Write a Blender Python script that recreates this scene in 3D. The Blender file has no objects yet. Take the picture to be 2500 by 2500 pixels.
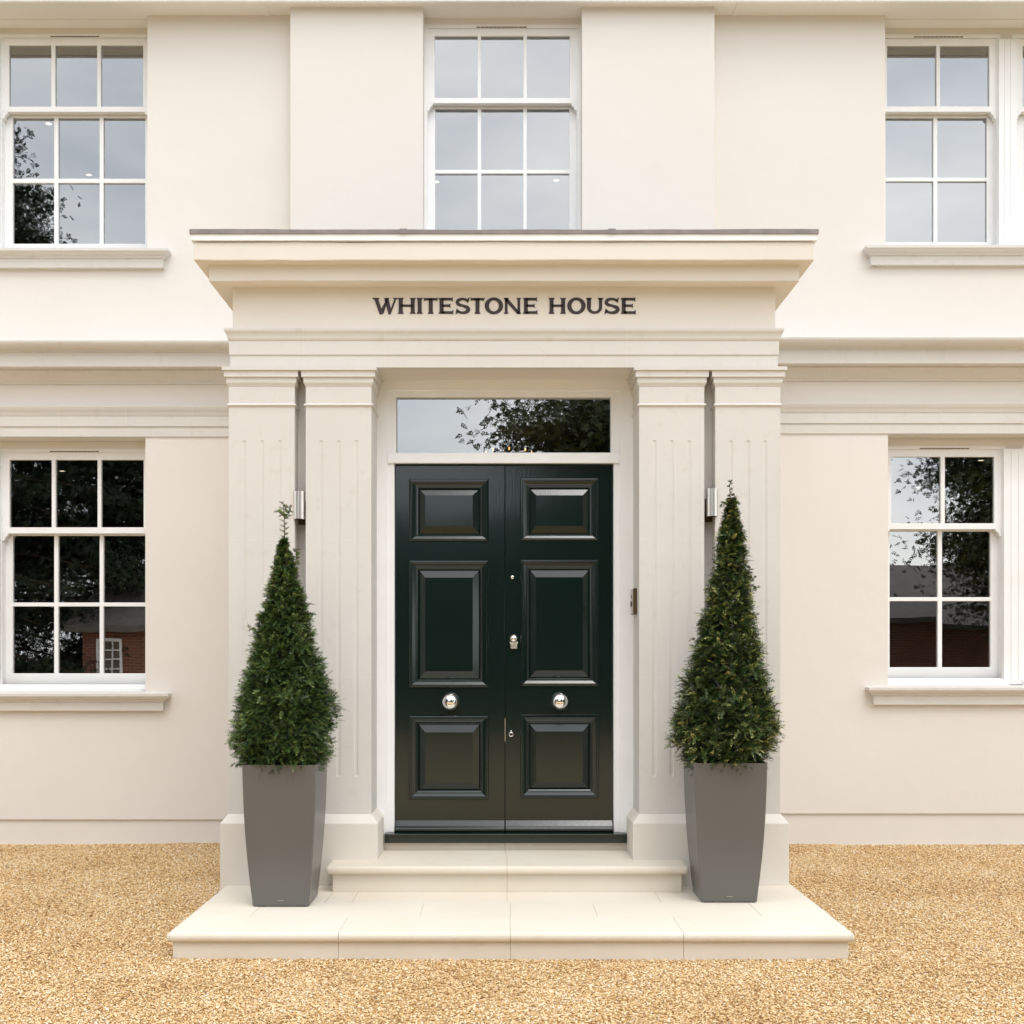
import bpy, bmesh, math, random
import numpy as np
from mathutils import Vector, Matrix, noise as mnoise
R = math.radians
random.seed(7)
rng = np.random.default_rng(11)
scene = bpy.context.scene

# ------------------------------------------------------------------ camera
# metres; the camera stands at x=0, y=0, eye height 1.48, looking along +Y at the house
CAMH = 1.48
F = 2800.0
cam_d = bpy.data.cameras.new('camera')
cam = bpy.data.objects.new('camera', cam_d)
scene.collection.objects.link(cam)
cam.location = (0, 0, CAMH)
cam.rotation_euler = (R(90), 0, 0)
cam_d.sensor_width = 36
cam_d.lens = F/2500*36
cam_d.shift_x = 22/2500
cam_d.shift_y = 360/2500
cam_d.clip_end = 2000
scene.camera = cam

# ------------------------------------------------------------------ sky, sun, exposure
SUN_EL, SUN_AZ = R(61), R(18)          # azimuth measured from straight behind the camera towards the right
w = bpy.data.worlds.new('World'); scene.world = w; w.use_nodes = True
nt = w.node_tree; nt.nodes.clear()
o = nt.nodes.new('ShaderNodeOutputWorld'); bg = nt.nodes.new('ShaderNodeBackground')
sky = nt.nodes.new('ShaderNodeTexSky'); sky.sky_type = 'NISHITA'; sky.sun_disc = False
sky.sun_elevation = SUN_EL; sky.sun_rotation = R(180)-SUN_AZ
sky.air_density = 1.2; sky.dust_density = 2.5
tc = nt.nodes.new('ShaderNodeTexCoord')
mp = nt.nodes.new('ShaderNodeMapping'); mp.inputs['Scale'].default_value = (1.3, 1.3, 3.4)
nz = nt.nodes.new('ShaderNodeTexNoise'); nz.inputs['Scale'].default_value = 2.2; nz.inputs['Detail'].default_value = 6; nz.inputs['Roughness'].default_value = .56
cr = nt.nodes.new('ShaderNodeValToRGB')
cr.color_ramp.elements[0].position = .34; cr.color_ramp.elements[0].color = (9.4, 10.0, 11.0, 1)
cr.color_ramp.elements[1].position = .68; cr.color_ramp.elements[1].color = (15.6, 15.8, 15.8, 1)
mx = nt.nodes.new('ShaderNodeMix'); mx.data_type = 'RGBA'; mx.inputs[0].default_value = .82
nt.links.new(tc.outputs['Generated'], mp.inputs['Vector']); nt.links.new(mp.outputs[0], nz.inputs['Vector'])
nt.links.new(nz.outputs['Fac'], cr.inputs['Fac'])
nt.links.new(sky.outputs[0], mx.inputs[6]); nt.links.new(cr.outputs[0], mx.inputs[7])
# the cloud cover is thinner, so brighter, towards the right of the street
sxw = nt.nodes.new('ShaderNodeSeparateXYZ'); mr = nt.nodes.new('ShaderNodeMapRange'); vm = nt.nodes.new('ShaderNodeVectorMath'); vm.operation = 'SCALE'
mr.inputs[1].default_value = -.5; mr.inputs[2].default_value = .5; mr.inputs[3].default_value = 1.0; mr.inputs[4].default_value = 1.22
nt.links.new(tc.outputs['Generated'], sxw.inputs[0]); nt.links.new(sxw.outputs[0], mr.inputs[0])
nt.links.new(mx.outputs[2], vm.inputs[0]); nt.links.new(mr.outputs[0], vm.inputs['Scale'])
nt.links.new(vm.outputs[0], bg.inputs['Color']); bg.inputs['Strength'].default_value = .15
nt.links.new(bg.outputs[0], o.inputs['Surface'])
sd = bpy.data.lights.new('sun', 'SUN'); sd.energy = .95; sd.angle = R(20); sd.color = (1, .965, .915)
sun = bpy.data.objects.new('sun', sd); scene.collection.objects.link(sun)
sv = Vector((math.sin(SUN_AZ)*math.cos(SUN_EL), -math.cos(SUN_AZ)*math.cos(SUN_EL), math.sin(SUN_EL)))
sun.rotation_euler = sv.to_track_quat('Z', 'Y').to_euler()
scene.view_settings.view_transform = 'Standard'; scene.view_settings.look = 'None'
scene.view_settings.exposure = 0.05; scene.view_settings.gamma = 1
scene.render.engine = 'CYCLES'
scene.render.resolution_x = 1024; scene.render.resolution_y = 1024
scene.cycles.max_bounces = 8; scene.cycles.diffuse_bounces = 4; scene.cycles.glossy_bounces = 4
scene.cycles.transparent_max_bounces = 12
scene.cycles.sample_clamp_indirect = 6

# ------------------------------------------------------------------ helpers
def X(px, d): return (px-1228)/F*d
def Z(py, d): return CAMH+(1610-py)/F*d

class MB:
    def __init__(s): s.v = []; s.f = []; s.mi = []; s.sm = []
    def add(s, vs, fs, mi=0, sm=False):
        n = len(s.v); s.v += [tuple(v) for v in vs]
        for f in fs: s.f.append([i+n for i in f]); s.mi.append(mi); s.sm.append(sm)
    def box(s, x0, x1, y0, y1, z0, z1, mi=0):
        s.add([(x0,y0,z0),(x1,y0,z0),(x1,y1,z0),(x0,y1,z0),(x0,y0,z1),(x1,y0,z1),(x1,y1,z1),(x0,y1,z1)],
              [(0,3,2,1),(4,5,6,7),(0,1,5,4),(1,2,6,5),(2,3,7,6),(3,0,4,7)], mi)
    def sweep_u(s, xl, xr, yf, yb, prof, mi=0, sm=False):
        """moulding round the left side, front and right side of a block; prof = [(projection, z)] closed"""
        rows = []
        for p, z in prof:
            rows.append([(xl-p, yb, z), (xl-p, yf-p, z), (xr+p, yf-p, z), (xr+p, yb, z)])
        n = len(prof); vs = [v for r in rows for v in r]
        fs = []
        for i in range(n):
            j = (i+1) % n
            for k in range(3):
                fs.append((i*4+k, i*4+k+1, j*4+k+1, j*4+k))
        fs.append([i*4 for i in range(n)]); fs.append([i*4+3 for i in reversed(range(n))])
        s.add(vs, fs, mi, sm)
    def extr_x(s, x0, x1, prof, mi=0):
        """closed profile [(y, z)] extruded along x"""
        n = len(prof)
        vs = [(x0, y, z) for y, z in prof]+[(x1, y, z) for y, z in prof]
        fs = [(i, (i+1) % n, n+(i+1) % n, n+i) for i in range(n)]
        fs += [list(reversed(range(n))), list(range(n, 2*n))]
        s.add(vs, fs, mi)
    def grid_wall(s, x0, x1, z0, z1, yf, yb, holes, mi=0, xs_extra=(), zs_extra=()):
        xs = sorted(set([x0, x1]+[min(max(h[i], x0), x1) for h in holes for i in (0, 1)]+list(xs_extra)))
        zs = sorted(set([z0, z1]+[min(max(h[i], z0), z1) for h in holes for i in (2, 3)]+list(zs_extra)))
        nx, nz_ = len(xs)-1, len(zs)-1
        def solid(i, j):
            if i < 0 or j < 0 or i >= nx or j >= nz_: return False
            cx, cz = (xs[i]+xs[i+1])/2, (zs[j]+zs[j+1])/2
            return not any(h[0] < cx < h[1] and h[2] < cz < h[3] for h in holes)
        idx = {}; vs = []
        def V(i, j, b):
            k = (i, j, b)
            if k not in idx: idx[k] = len(vs); vs.append((xs[i], yb if b else yf, zs[j]))
            return idx[k]
        fs = []
        for i in range(nx):
            for j in range(nz_):
                if not solid(i, j): continue
                fs.append((V(i,j,0), V(i+1,j,0), V(i+1,j+1,0), V(i,j+1,0)))
                fs.append((V(i,j,1), V(i,j+1,1), V(i+1,j+1,1), V(i+1,j,1)))
                if not solid(i-1, j): fs.append((V(i,j,0), V(i,j+1,0), V(i,j+1,1), V(i,j,1)))
                if not solid(i+1, j): fs.append((V(i+1,j,0), V(i+1,j,1), V(i+1,j+1,1), V(i+1,j+1,0)))
                if not solid(i, j-1): fs.append((V(i,j,0), V(i,j,1), V(i+1,j,1), V(i+1,j,0)))
                if not solid(i, j+1): fs.append((V(i,j+1,0), V(i+1,j+1,0), V(i+1,j+1,1), V(i,j+1,1)))
        s.add(vs, fs, mi)
    def lathe(s, prof, origin, axis='y', seg=32, mi=0, sm=True):
        """prof = [(radius, along)]"""
        ox, oy, oz = origin; vs = []; n = len(prof)
        for r, a in prof:
            for k in range(seg):
                t = 2*math.pi*k/seg; c, q = math.cos(t)*r, math.sin(t)*r
                vs.append((ox+c, oy+a, oz+q) if axis == 'y' else (ox+c, oy+q, oz+a) if axis == 'z' else (ox+a, oy+c, oz+q))
        fs = []
        for i in range(n-1):
            for k in range(seg):
                fs.append((i*seg+k, i*seg+(k+1) % seg, (i+1)*seg+(k+1) % seg, (i+1)*seg+k))
        s.add(vs, fs, mi, sm)
        s.add([vs[k] for k in range(seg)], [list(range(seg))], mi)
        s.add([vs[(n-1)*seg+k] for k in range(seg)], [list(range(seg))], mi)
    def tube(s, pts, rads, seg=6, mi=0):
        n = len(pts); vs = []
        for i, (p, r) in enumerate(zip(pts, rads)):
            p = Vector(p); a = Vector(pts[max(i-1, 0)]); b = Vector(pts[min(i+1, n-1)])
            t = (b-a).normalized(); u = t.cross(Vector((.31, .52, .11))).normalized(); q = t.cross(u)
            for k in range(seg):
                an = 2*math.pi*k/seg; vs.append(p+u*math.cos(an)*r+q*math.sin(an)*r)
        fs = [(i*seg+k, i*seg+(k+1) % seg, (i+1)*seg+(k+1) % seg, (i+1)*seg+k) for i in range(n-1) for k in range(seg)]
        fs += [list(range(seg)), [(n-1)*seg+k for k in range(seg)]]
        s.add(vs, fs, mi, True)
    def build(s, name, mats, parent=None, bev=0, seg=2, fixn=True):
        me = bpy.data.meshes.new(name); me.from_pydata(s.v, [], s.f)
        if not isinstance(mats, (list, tuple)): mats = [mats]
        for m in mats: me.materials.append(m)
        me.polygons.foreach_set('material_index', s.mi); me.polygons.foreach_set('use_smooth', s.sm)
        if fixn:
            b = bmesh.new(); b.from_mesh(me); bmesh.ops.recalc_face_normals(b, faces=b.faces); b.to_mesh(me); b.free()
        me.update()
        ob = bpy.data.objects.new(name, me); scene.collection.objects.link(ob)
        if parent is not None: ob.parent = parent; ob.matrix_parent_inverse = parent_inv(parent)
        if bev:
            md = ob.modifiers.new('edge', 'BEVEL'); md.width = bev; md.segments = seg; md.limit_method = 'ANGLE'; md.angle_limit = R(35)
        return ob

def parent_inv(p):
    m = Matrix.Identity(4)
    while p is not None:
        m = Matrix.LocRotScale(p.location, p.rotation_euler, p.scale) @ p.matrix_parent_inverse @ m if False else (p.matrix_parent_inverse @ Matrix.LocRotScale(p.location, p.rotation_euler, p.scale)) @ m
        p = p.parent
    return m.inverted()

def tag(o, label=None, cat=None, group=None, kind=None):
    if label: o['label'] = label
    if cat: o['category'] = cat
    if group: o['group'] = group
    if kind: o['kind'] = kind
    return o
def empty(name, loc, label=None, cat=None, group=None):
    o = bpy.data.objects.new(name, None); scene.collection.objects.link(o); o.location = loc
    o.empty_display_size = .2
    return tag(o, label, cat, group)

# ------------------------------------------------------------------ materials
def mat(name, col, rough=.6, metal=0, spec=.5, var=None, vscale=3, bump=0, bscale=200, coat=0, bdist=.002, var2=None, v2scale=40):
    m = bpy.data.materials.new(name); m.use_nodes = True; n = m.node_tree.nodes; l = m.node_tree.links
    b = n['Principled BSDF']; b.inputs['Base Color'].default_value = (*col, 1)
    b.inputs['Roughness'].default_value = rough; b.inputs['Metallic'].default_value = metal
    b.inputs['Specular IOR Level'].default_value = spec; b.inputs['Coat Weight'].default_value = coat
    g = n.new('ShaderNodeNewGeometry')
    last = None
    if var:
        t = n.new('ShaderNodeTexNoise'); t.inputs['Scale'].default_value = vscale; t.inputs['Detail'].default_value = 5
        l.new(g.outputs['Position'], t.inputs['Vector'])
        r = n.new('ShaderNodeMapRange'); r.inputs[1].default_value = .32; r.inputs[2].default_value = .68
        l.new(t.outputs['Fac'], r.inputs[0])
        x = n.new('ShaderNodeMix'); x.data_type = 'RGBA'; x.inputs[6].default_value = (*col, 1); x.inputs[7].default_value = (*var, 1)
        l.new(r.outputs[0], x.inputs[0]); last = x.outputs[2]
    if var2:
        t = n.new('ShaderNodeTexNoise'); t.inputs['Scale'].default_value = v2scale; t.inputs['Detail'].default_value = 3
        l.new(g.outputs['Position'], t.inputs['Vector'])
        r = n.new('ShaderNodeMapRange'); r.inputs[1].default_value = .58; r.inputs[2].default_value = .75; r.inputs[4].default_value = .6
        l.new(t.outputs['Fac'], r.inputs[0])
        x = n.new('ShaderNodeMix'); x.data_type = 'RGBA'; x.inputs[7].default_value = (*var2, 1)
        if last: l.new(last, x.inputs[6])
        else: x.inputs[6].default_value = (*col, 1)
        l.new(r.outputs[0], x.inputs[0]); last = x.outputs[2]
    if last: l.new(last, b.inputs['Base Color'])
    if bump:
        t = n.new('ShaderNodeTexNoise'); t.inputs['Scale'].default_value = bscale; t.inputs['Detail'].default_value = 4
        l.new(g.outputs['Position'], t.inputs['Vector'])
        bp = n.new('ShaderNodeBump'); bp.inputs['Strength'].default_value = bump; bp.inputs['Distance'].default_value = bdist
        l.new(t.outputs['Fac'], bp.inputs['Height']); l.new(bp.outputs[0], b.inputs['Normal'])
    return m

M = {}
M['render'] = mat('cream_render', (.765, .726, .679), .85, spec=.2, var=(.748, .706, .654), vscale=.9, bump=.25, bscale=160)
M['porch'] = mat('porch_cream_render', (.76, .712, .64), .85, spec=.2, var=(.742, .692, .62), vscale=1.1, bump=.25, bscale=160)
M['stone'] = mat('cast_stone', (.690, .666, .625), .8, spec=.25, var=(.66, .635, .595), vscale=2.2, bump=.2, bscale=220, var2=(.62, .58, .52), v2scale=14)
M['step'] = mat('step_stone', (.745, .685, .59), .65, spec=.35, var=(.71, .64, .53), vscale=1.9, bump=.15, bscale=150, var2=(.69, .61, .48), v2scale=9)
M['mortar'] = mat('mortar', (.72, .69, .64), .9, spec=.1)
M['joint'] = mat('joint_dirt', (.42, .35, .25), .9, spec=.1)
M['white'] = mat('white_paint', (.88, .885, .885), .35, spec=.45, var=(.84, .84, .83), vscale=4)
M['soffit'] = mat('white_soffit', (.80, .785, .74), .5, spec=.3)
M['lead'] = mat('lead_sheet', (.22, .20, .195), .6, metal=.2, var=(.30, .26, .25), vscale=12, bump=.3, bscale=30, bdist=.006)
M['letter'] = mat('letter_bronze', (.036, .024, .02), .5, spec=.4)
M['steel'] = mat('brushed_steel', (.66, .62, .57), .33, metal=1)
M['satin'] = mat('satin_chrome', (.90, .89, .87), .30, metal=1)
M['chrome'] = mat('polished_chrome', (.86, .85, .83), .06, metal=1)
M['darkmetal'] = mat('dark_bronze', (.10, .065, .03), .4, metal=.4)
M['rubber'] = mat('black_rubber', (.02, .02, .02), .6)
M['soil'] = mat('soil', (.035, .024, .016), .95, bump=.8, bscale=60, bdist=.01)
M['bark'] = mat('bark', (.10, .06, .035), .9, bump=.5, bscale=60)
M['planter'] = mat('planter_charcoal', (.130, .126, .119), .34, metal=.2, spec=.5, var=(.139, .134, .126), vscale=3, bump=.12, bscale=600)
M['slit'] = mat('vent_brown', (.16, .11, .05), .7)
M['room'] = mat('room_dark', (.16, .13, .10), .8, var=(.12, .10, .08))
M['roomlight'] = mat('room_ceiling', (.30, .27, .22), .8)
M['brick'] = None

for nm in ('render', 'porch'):
    n = M[nm].node_tree.nodes; l = M[nm].node_tree.links
    t = n.new('ShaderNodeTexNoise'); t.inputs['Scale'].default_value = 3.5; t.inputs['Detail'].default_value = 3
    l.new(n['Geometry'].outputs['Position'], t.inputs['Vector'])
    b2 = n.new('ShaderNodeBump'); b2.inputs['Strength'].default_value = .5; b2.inputs['Distance'].default_value = .012
    b1 = n['Bump']; l.new(t.outputs['Fac'], b2.inputs['Height']); l.new(b2.outputs[0], b1.inputs['Normal'])
# gloss black-green door paint with vertical brush grain
m = mat('door_paint', (.0045, .0125, .0105), .15, spec=.45, coat=.35)
n = m.node_tree.nodes; l = m.node_tree.links; b = n['Principled BSDF']; b.inputs['Coat Roughness'].default_value = .05
g = n['Geometry']; mpp = n.new('ShaderNodeMapping'); mpp.inputs['Scale'].default_value = (170, 60, 6)
t = n.new('ShaderNodeTexNoise'); t.inputs['Scale'].default_value = 1; t.inputs['Detail'].default_value = 5
l.new(g.outputs['Position'], mpp.inputs['Vector']); l.new(mpp.outputs[0], t.inputs['Vector'])
bp = n.new('ShaderNodeBump'); bp.inputs['Strength'].default_value = .35; bp.inputs['Distance'].default_value = .0006
l.new(t.outputs['Fac'], bp.inputs['Height']); l.new(bp.outputs[0], b.inputs['Normal']); l.new(bp.outputs[0], b.inputs['Coat Normal'])
M['door'] = m

# window glass: mirror-like double glazing over a dark room
m = bpy.data.materials.new('window_glass'); m.use_nodes = True; n = m.node_tree.nodes; l = m.node_tree.links; n.clear()
out = n.new('ShaderNodeOutputMaterial'); mixs = n.new('ShaderNodeMixShader'); fr = n.new('ShaderNodeFresnel'); fr.inputs[0].default_value = 3.5
tr = n.new('ShaderNodeBsdfTransparent'); tr.inputs[0].default_value = (.80, .84, .80, 1)
gl = n.new('ShaderNodeBsdfGlossy'); gl.inputs['Roughness'].default_value = 0; gl.inputs['Color'].default_value = (1, 1, .985, 1)
gg = n.new('ShaderNodeNewGeometry'); tn = n.new('ShaderNodeTexNoise'); tn.inputs['Scale'].default_value = 2.5; tn.inputs['Detail'].default_value = 1
bb = n.new('ShaderNodeBump'); bb.inputs['Strength'].default_value = .035; bb.inputs['Distance'].default_value = .01
l.new(gg.outputs['Position'], tn.inputs['Vector']); l.new(tn.outputs['Fac'], bb.inputs['Height']); l.new(bb.outputs[0], gl.inputs['Normal'])
l.new(fr.outputs[0], mixs.inputs[0]); l.new(tr.outputs[0], mixs.inputs[1]); l.new(gl.outputs[0], mixs.inputs[2]); l.new(mixs.outputs[0], out.inputs[0])
M['glass'] = m

def emat(name, col, s):
    m = bpy.data.materials.new(name); m.use_nodes = True; n = m.node_tree.nodes; n.clear()
    e = n.new('ShaderNodeEmission'); e.inputs[0].default_value = (*col, 1); e.inputs[1].default_value = s
    oo = n.new('ShaderNodeOutputMaterial'); m.node_tree.links.new(e.outputs[0], oo.inputs[0]); return m
M['spot'] = emat('downlight_lens', (1, .86, .62), 2.5)
M['bulb'] = emat('warm_bulb', (1, .5, .18), 3)

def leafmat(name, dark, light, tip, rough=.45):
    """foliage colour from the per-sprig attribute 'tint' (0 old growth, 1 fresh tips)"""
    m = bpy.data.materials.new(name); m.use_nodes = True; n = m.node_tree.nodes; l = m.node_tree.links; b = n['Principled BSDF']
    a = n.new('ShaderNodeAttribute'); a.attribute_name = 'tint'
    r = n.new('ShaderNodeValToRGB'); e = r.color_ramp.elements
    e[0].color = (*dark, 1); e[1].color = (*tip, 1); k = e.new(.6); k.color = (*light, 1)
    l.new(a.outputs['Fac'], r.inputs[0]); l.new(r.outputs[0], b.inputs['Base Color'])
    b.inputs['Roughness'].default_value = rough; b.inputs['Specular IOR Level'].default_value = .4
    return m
M['yew'] = leafmat('yew_needles', (.022, .040, .014), (.085, .135, .038), (.52, .52, .18), .33)
M['thuja'] = leafmat('conifer_needles', (.028, .052, .018), (.105, .175, .05), (.28, .34, .12), .33)
M['fir'] = leafmat('tree_needles', (.010, .018, .008), (.022, .036, .014), (.05, .07, .02), .7)
M['oak'] = leafmat('tree_leaves', (.03, .04, .012), (.06, .075, .02), (.10, .12, .03), .6)

# brick
m = bpy.data.materials.new('red_brick'); m.use_nodes = True; n = m.node_tree.nodes; l = m.node_tree.links; b = n['Principled BSDF']
g = n.new('ShaderNodeNewGeometry'); sx = n.new('ShaderNodeSeparateXYZ'); cx = n.new('ShaderNodeCombineXYZ'); ad = n.new('ShaderNodeMath')
l.new(g.outputs['Position'], sx.inputs[0]); l.new(sx.outputs[0], ad.inputs[0]); l.new(sx.outputs[1], ad.inputs[1]); l.new(ad.outputs[0], cx.inputs[0]); l.new(sx.outputs[2], cx.inputs[1])
bt = n.new('ShaderNodeTexBrick'); bt.inputs['Scale'].default_value = 1; bt.inputs['Brick Width'].default_value = .225; bt.inputs['Row Height'].default_value = .075; bt.inputs['Mortar Size'].default_value = .006
bt.inputs['Color1'].default_value = (.24, .075, .045, 1); bt.inputs['Color2'].default_value = (.17, .05, .03, 1); bt.inputs['Mortar'].default_value = (.3, .27, .22, 1)
l.new(cx.outputs[0], bt.inputs['Vector']); l.new(bt.outputs['Color'], b.inputs['Base Color']); b.inputs['Roughness'].default_value = .9
M['brick'] = m
M['tile'] = mat('roof_tile', (.16, .14, .13), .8, var=(.10, .09, .085), vscale=6)

# gravel: loose stones coloured one by one
m = bpy.data.materials.new('gravel_stone'); m.use_nodes = True; n = m.node_tree.nodes; l = m.node_tree.links; b = n['Principled BSDF']
oi = n.new('ShaderNodeObjectInfo'); r = n.new('ShaderNodeValToRGB'); e = r.color_ramp.elements
cols = [(0, (.22, .115, .040)), (.16, (.43, .25, .095)), (.36, (.62, .40, .175)), (.58, (.73, .52, .265)), (.78, (.81, .64, .39)), (.94, (.87, .78, .63)), (1, (.42, .32, .23))]
e[0].position = 0; e[0].color = (*cols[0][1], 1); e[1].position = 1; e[1].color = (*cols[-1][1], 1)
for p, c in cols[1:-1]: k = e.new(p); k.color = (*c, 1)
g = n.new('ShaderNodeNewGeometry'); t = n.new('ShaderNodeTexNoise'); t.inputs['Scale'].default_value = 1.6; t.inputs['Detail'].default_value = 5
l.new(g.outputs['Position'], t.inputs['Vector'])
m1 = n.new('ShaderNodeMath'); m1.operation = 'MULTIPLY_ADD'; m1.inputs[1].default_value = .85
m2 = n.new('ShaderNodeMath'); m2.operation = 'MULTIPLY_ADD'; m2.inputs[1].default_value = .5; m2.inputs[2].default_value = -.18
l.new(t.outputs['Fac'], m2.inputs[0]); l.new(oi.outputs['Random'], m1.inputs[0]); l.new(m2.outputs[0], m1.inputs[2])
l.new(m1.outputs[0], r.inputs[0]); l.new(r.outputs[0], b.inputs['Base Color']); b.inputs['Roughness'].default_value = .7
b.inputs['Specular IOR Level'].default_value = .35
M['gravel'] = m
# gravel bed below and beyond the loose stones
m = bpy.data.materials.new('gravel_bed'); m.use_nodes = True; n = m.node_tree.nodes; l = m.node_tree.links; b = n['Principled BSDF']
g = n.new('ShaderNodeNewGeometry'); v = n.new('ShaderNodeTexVoronoi'); v.inputs['Scale'].default_value = 85
l.new(g.outputs['Position'], v.inputs['Vector'])
sp = n.new('ShaderNodeSeparateColor'); l.new(v.outputs['Color'], sp.inputs[0])
r = n.new('ShaderNodeValToRGB'); e = r.color_ramp.elements; e[0].position = 0; e[0].color = (*cols[0][1], 1); e[1].position = 1; e[1].color = (*cols[-1][1], 1)
for p, c in cols[1:-1]: k = e.new(p); k.color = (*c, 1)
l.new(sp.outputs[0], r.inputs[0]); l.new(r.outputs[0], b.inputs['Base Color']); b.inputs['Roughness'].default_value = .8
bp = n.new('ShaderNodeBump'); bp.invert = True; bp.inputs['Strength'].default_value = .9; bp.inputs['Distance'].default_value = .006
l.new(v.outputs['Distance'], bp.inputs['Height']); l.new(bp.outputs[0], b.inputs['Normal'])
M['bed'] = m
M['grass'] = mat('lawn', (.05, .09, .02), .9, var=(.07, .11, .03), vscale=8)

# ------------------------------------------------------------------ ground
def ground_z(x, y):
    t = min(max((y-5.6)/3.2, 0), 1)
    return .055*t + .010*mnoise.noise(Vector((x*.55, y*.6, 3.1))) - .008*(abs(x) > 2.6)*t
def ground_sheet(x0, x1, y0, y1, step, dz):
    nx = int((x1-x0)/step)+1; ny = int((y1-y0)/step)+1
    vs = []; fs = []
    for j in range(ny+1):
        for i in range(nx+1):
            x = x0+(x1-x0)*i/nx; y = y0+(y1-y0)*j/ny
            vs.append((x, y, ground_z(x, y)+dz))
    for j in range(ny):
        for i in range(nx):
            a = j*(nx+1)+i; fs.append((a, a+1, a+nx+2, a+nx+1))
    return vs, fs
vs, fs = ground_sheet(-14, 14, -9, 10, .25, 0)
g = MB(); g.add(vs, fs, 0, True)
# far ground out to the horizon: four sheets meeting the forecourt edge to edge
for (x0, x1, y0, y1) in ((-400, -14, -400, 400), (14, 400, -400, 400), (-14, 14, -400, -9), (-14, 14, 10, 400)):
    g.add([(x0, y0, 0), (x1, y0, 0), (x1, y1, 0), (x0, y1, 0)], [(0, 1, 2, 3)], 1)
gr = g.build('ground', [M['bed'], M['grass']], fixn=False); tag(gr, kind='structure')

# loose stones, scattered over the visible forecourt
stones = bpy.data.collections.new('stone_shapes')
for k in range(5):
    bm = bmesh.new(); bmesh.ops.create_icosphere(bm, subdivisions=1, radius=1)
    sx_, sy_, sz_ = random.uniform(.85, 1.25), random.uniform(.65, .95), random.uniform(.42, .62)
    for v_ in bm.verts:
        q = 1+.35*mnoise.noise(v_.co*1.3+Vector((k*7.3, 0, 0)))
        v_.co = Vector((v_.co.x*sx_*q, v_.co.y*sy_*q, v_.co.z*sz_*q))
    me = bpy.data.meshes.new('stone'); bm.to_mesh(me); bm.free()
    for p in me.polygons: p.use_smooth = True
    me.materials.append(M['gravel'])
    stones.objects.link(bpy.data.objects.new('stone', me))
x0, x1, y0, y1 = -5.0, 5.0, 3.9, 8.84
vs, fs = ground_sheet(x0, x1, y0, y1, .1, .003)
# leave out the cells that lie wholly under the steps and the porch
def under(f):
    cx = sum(vs[i][0] for i in f)/4; cy = sum(vs[i][1] for i in f)/4
    return abs(cx-.01) < 1.56 and cy > 5.75
fs = [f for f in fs if not under(f)]
g = MB(); g.add(vs, fs, 0, True); gv = g.build('gravel', M['bed'], fixn=False); tag(gv, kind='stuff')
ng = bpy.data.node_groups.new('scatter_stones', 'GeometryNodeTree')
ng.interface.new_socket('Geometry', in_out='INPUT', socket_type='NodeSocketGeometry'); ng.interface.new_socket('Geometry', in_out='OUTPUT', socket_type='NodeSocketGeometry')
N = ng.nodes; L = ng.links
gi = N.new('NodeGroupInput'); go = N.new('NodeGroupOutput')
ds = N.new('GeometryNodeDistributePointsOnFaces'); ds.inputs['Density'].default_value = 12500
ip = N.new('GeometryNodeInstanceOnPoints'); ci = N.new('GeometryNodeCollectionInfo')
ci.inputs['Collection'].default_value = stones; ci.inputs['Separate Children'].default_value = True; ci.inputs['Reset Children'].default_value = True
ip.inputs['Pick Instance'].default_value = True
rr = N.new('FunctionNodeRandomValue'); rr.data_type = 'FLOAT_VECTOR'; rr.inputs[0].default_value = (-.6, -.6, 0); rr.inputs[1].default_value = (.6, .6, 6.28)
rs = N.new('FunctionNodeRandomValue'); rs.data_type = 'FLOAT'; rs.inputs[2].default_value = .0034; rs.inputs[3].default_value = .0083
sp_ = N.new('GeometryNodeSetPosition'); ro = N.new('FunctionNodeRandomValue'); ro.data_type = 'FLOAT_VECTOR'; ro.inputs[0].default_value = (0, 0, -.001); ro.inputs[1].default_value = (0, 0, .006)
L.new(gi.outputs[0], ds.inputs['Mesh']); L.new(ds.outputs['Points'], sp_.inputs['Geometry']); L.new(ro.outputs[0], sp_.inputs['Offset'])
L.new(sp_.outputs[0], ip.inputs['Points']); L.new(ci.outputs[0], ip.inputs['Instance'])
L.new(rr.outputs[0], ip.inputs['Rotation']); L.new(rs.outputs[1], ip.inputs['Scale']); L.new(ip.outputs[0], go.inputs[0])
md = gv.modifiers.new('stones', 'NODES'); md.node_group = ng

# ================================================================== HOUSE
DW = 8.85                      # main wall plane
house = empty('house', (0, DW, 0), 'cream two storey house with pillared porch, white sash windows and dark green double door', 'house')
ZS = CAMH+4.9706               # soffit
H0 = CAMH+2.504                # porch roof
DR, DC = 9.03, 8.89            # recess planes: side windows, centre window
zl = Z(2000.6, DW); zr = Z(1986, DW)
zal, zar = Z(1066, DW-.01), Z(1057.5, DW-.01)   # bottom of the wall architrave left and right
XW = 9.5
xUL, xLL = X(360, DW), X(355, DW); xUR, xLR = X(2161, DW), X(2168, DW)
LEFT_END, RIGHT_END = X(-440, DW), X(2925, DW)
zsu_l, zsu_r = Z(605, 8.76), Z(598, 8.76)       # stone sill tops
zsl_l, zsl_r = Z(1693, 8.76), Z(1678, 8.76)
xc0, xc1 = X(1033, 8.737), X(1421, 8.737)
wall = MB()
wall.grid_wall(-XW, XW, zl, ZS, DW, DR+.12, [
    (LEFT_END, xUL, zsu_l-.03, ZS+1), (LEFT_END, xLL, zsl_l-.03, zal+.01),
    (xUR, RIGHT_END, zsu_r-.03, ZS+1), (xLR, RIGHT_END, zsl_r-.03, zar+.01),
    (xc0, xc1, CAMH+2.2, ZS+1), (-1.55, 1.56, -1, CAMH+2.2), (0, XW+1, -1, zr)])
wall.build('wall', M['render'], house)
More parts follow.
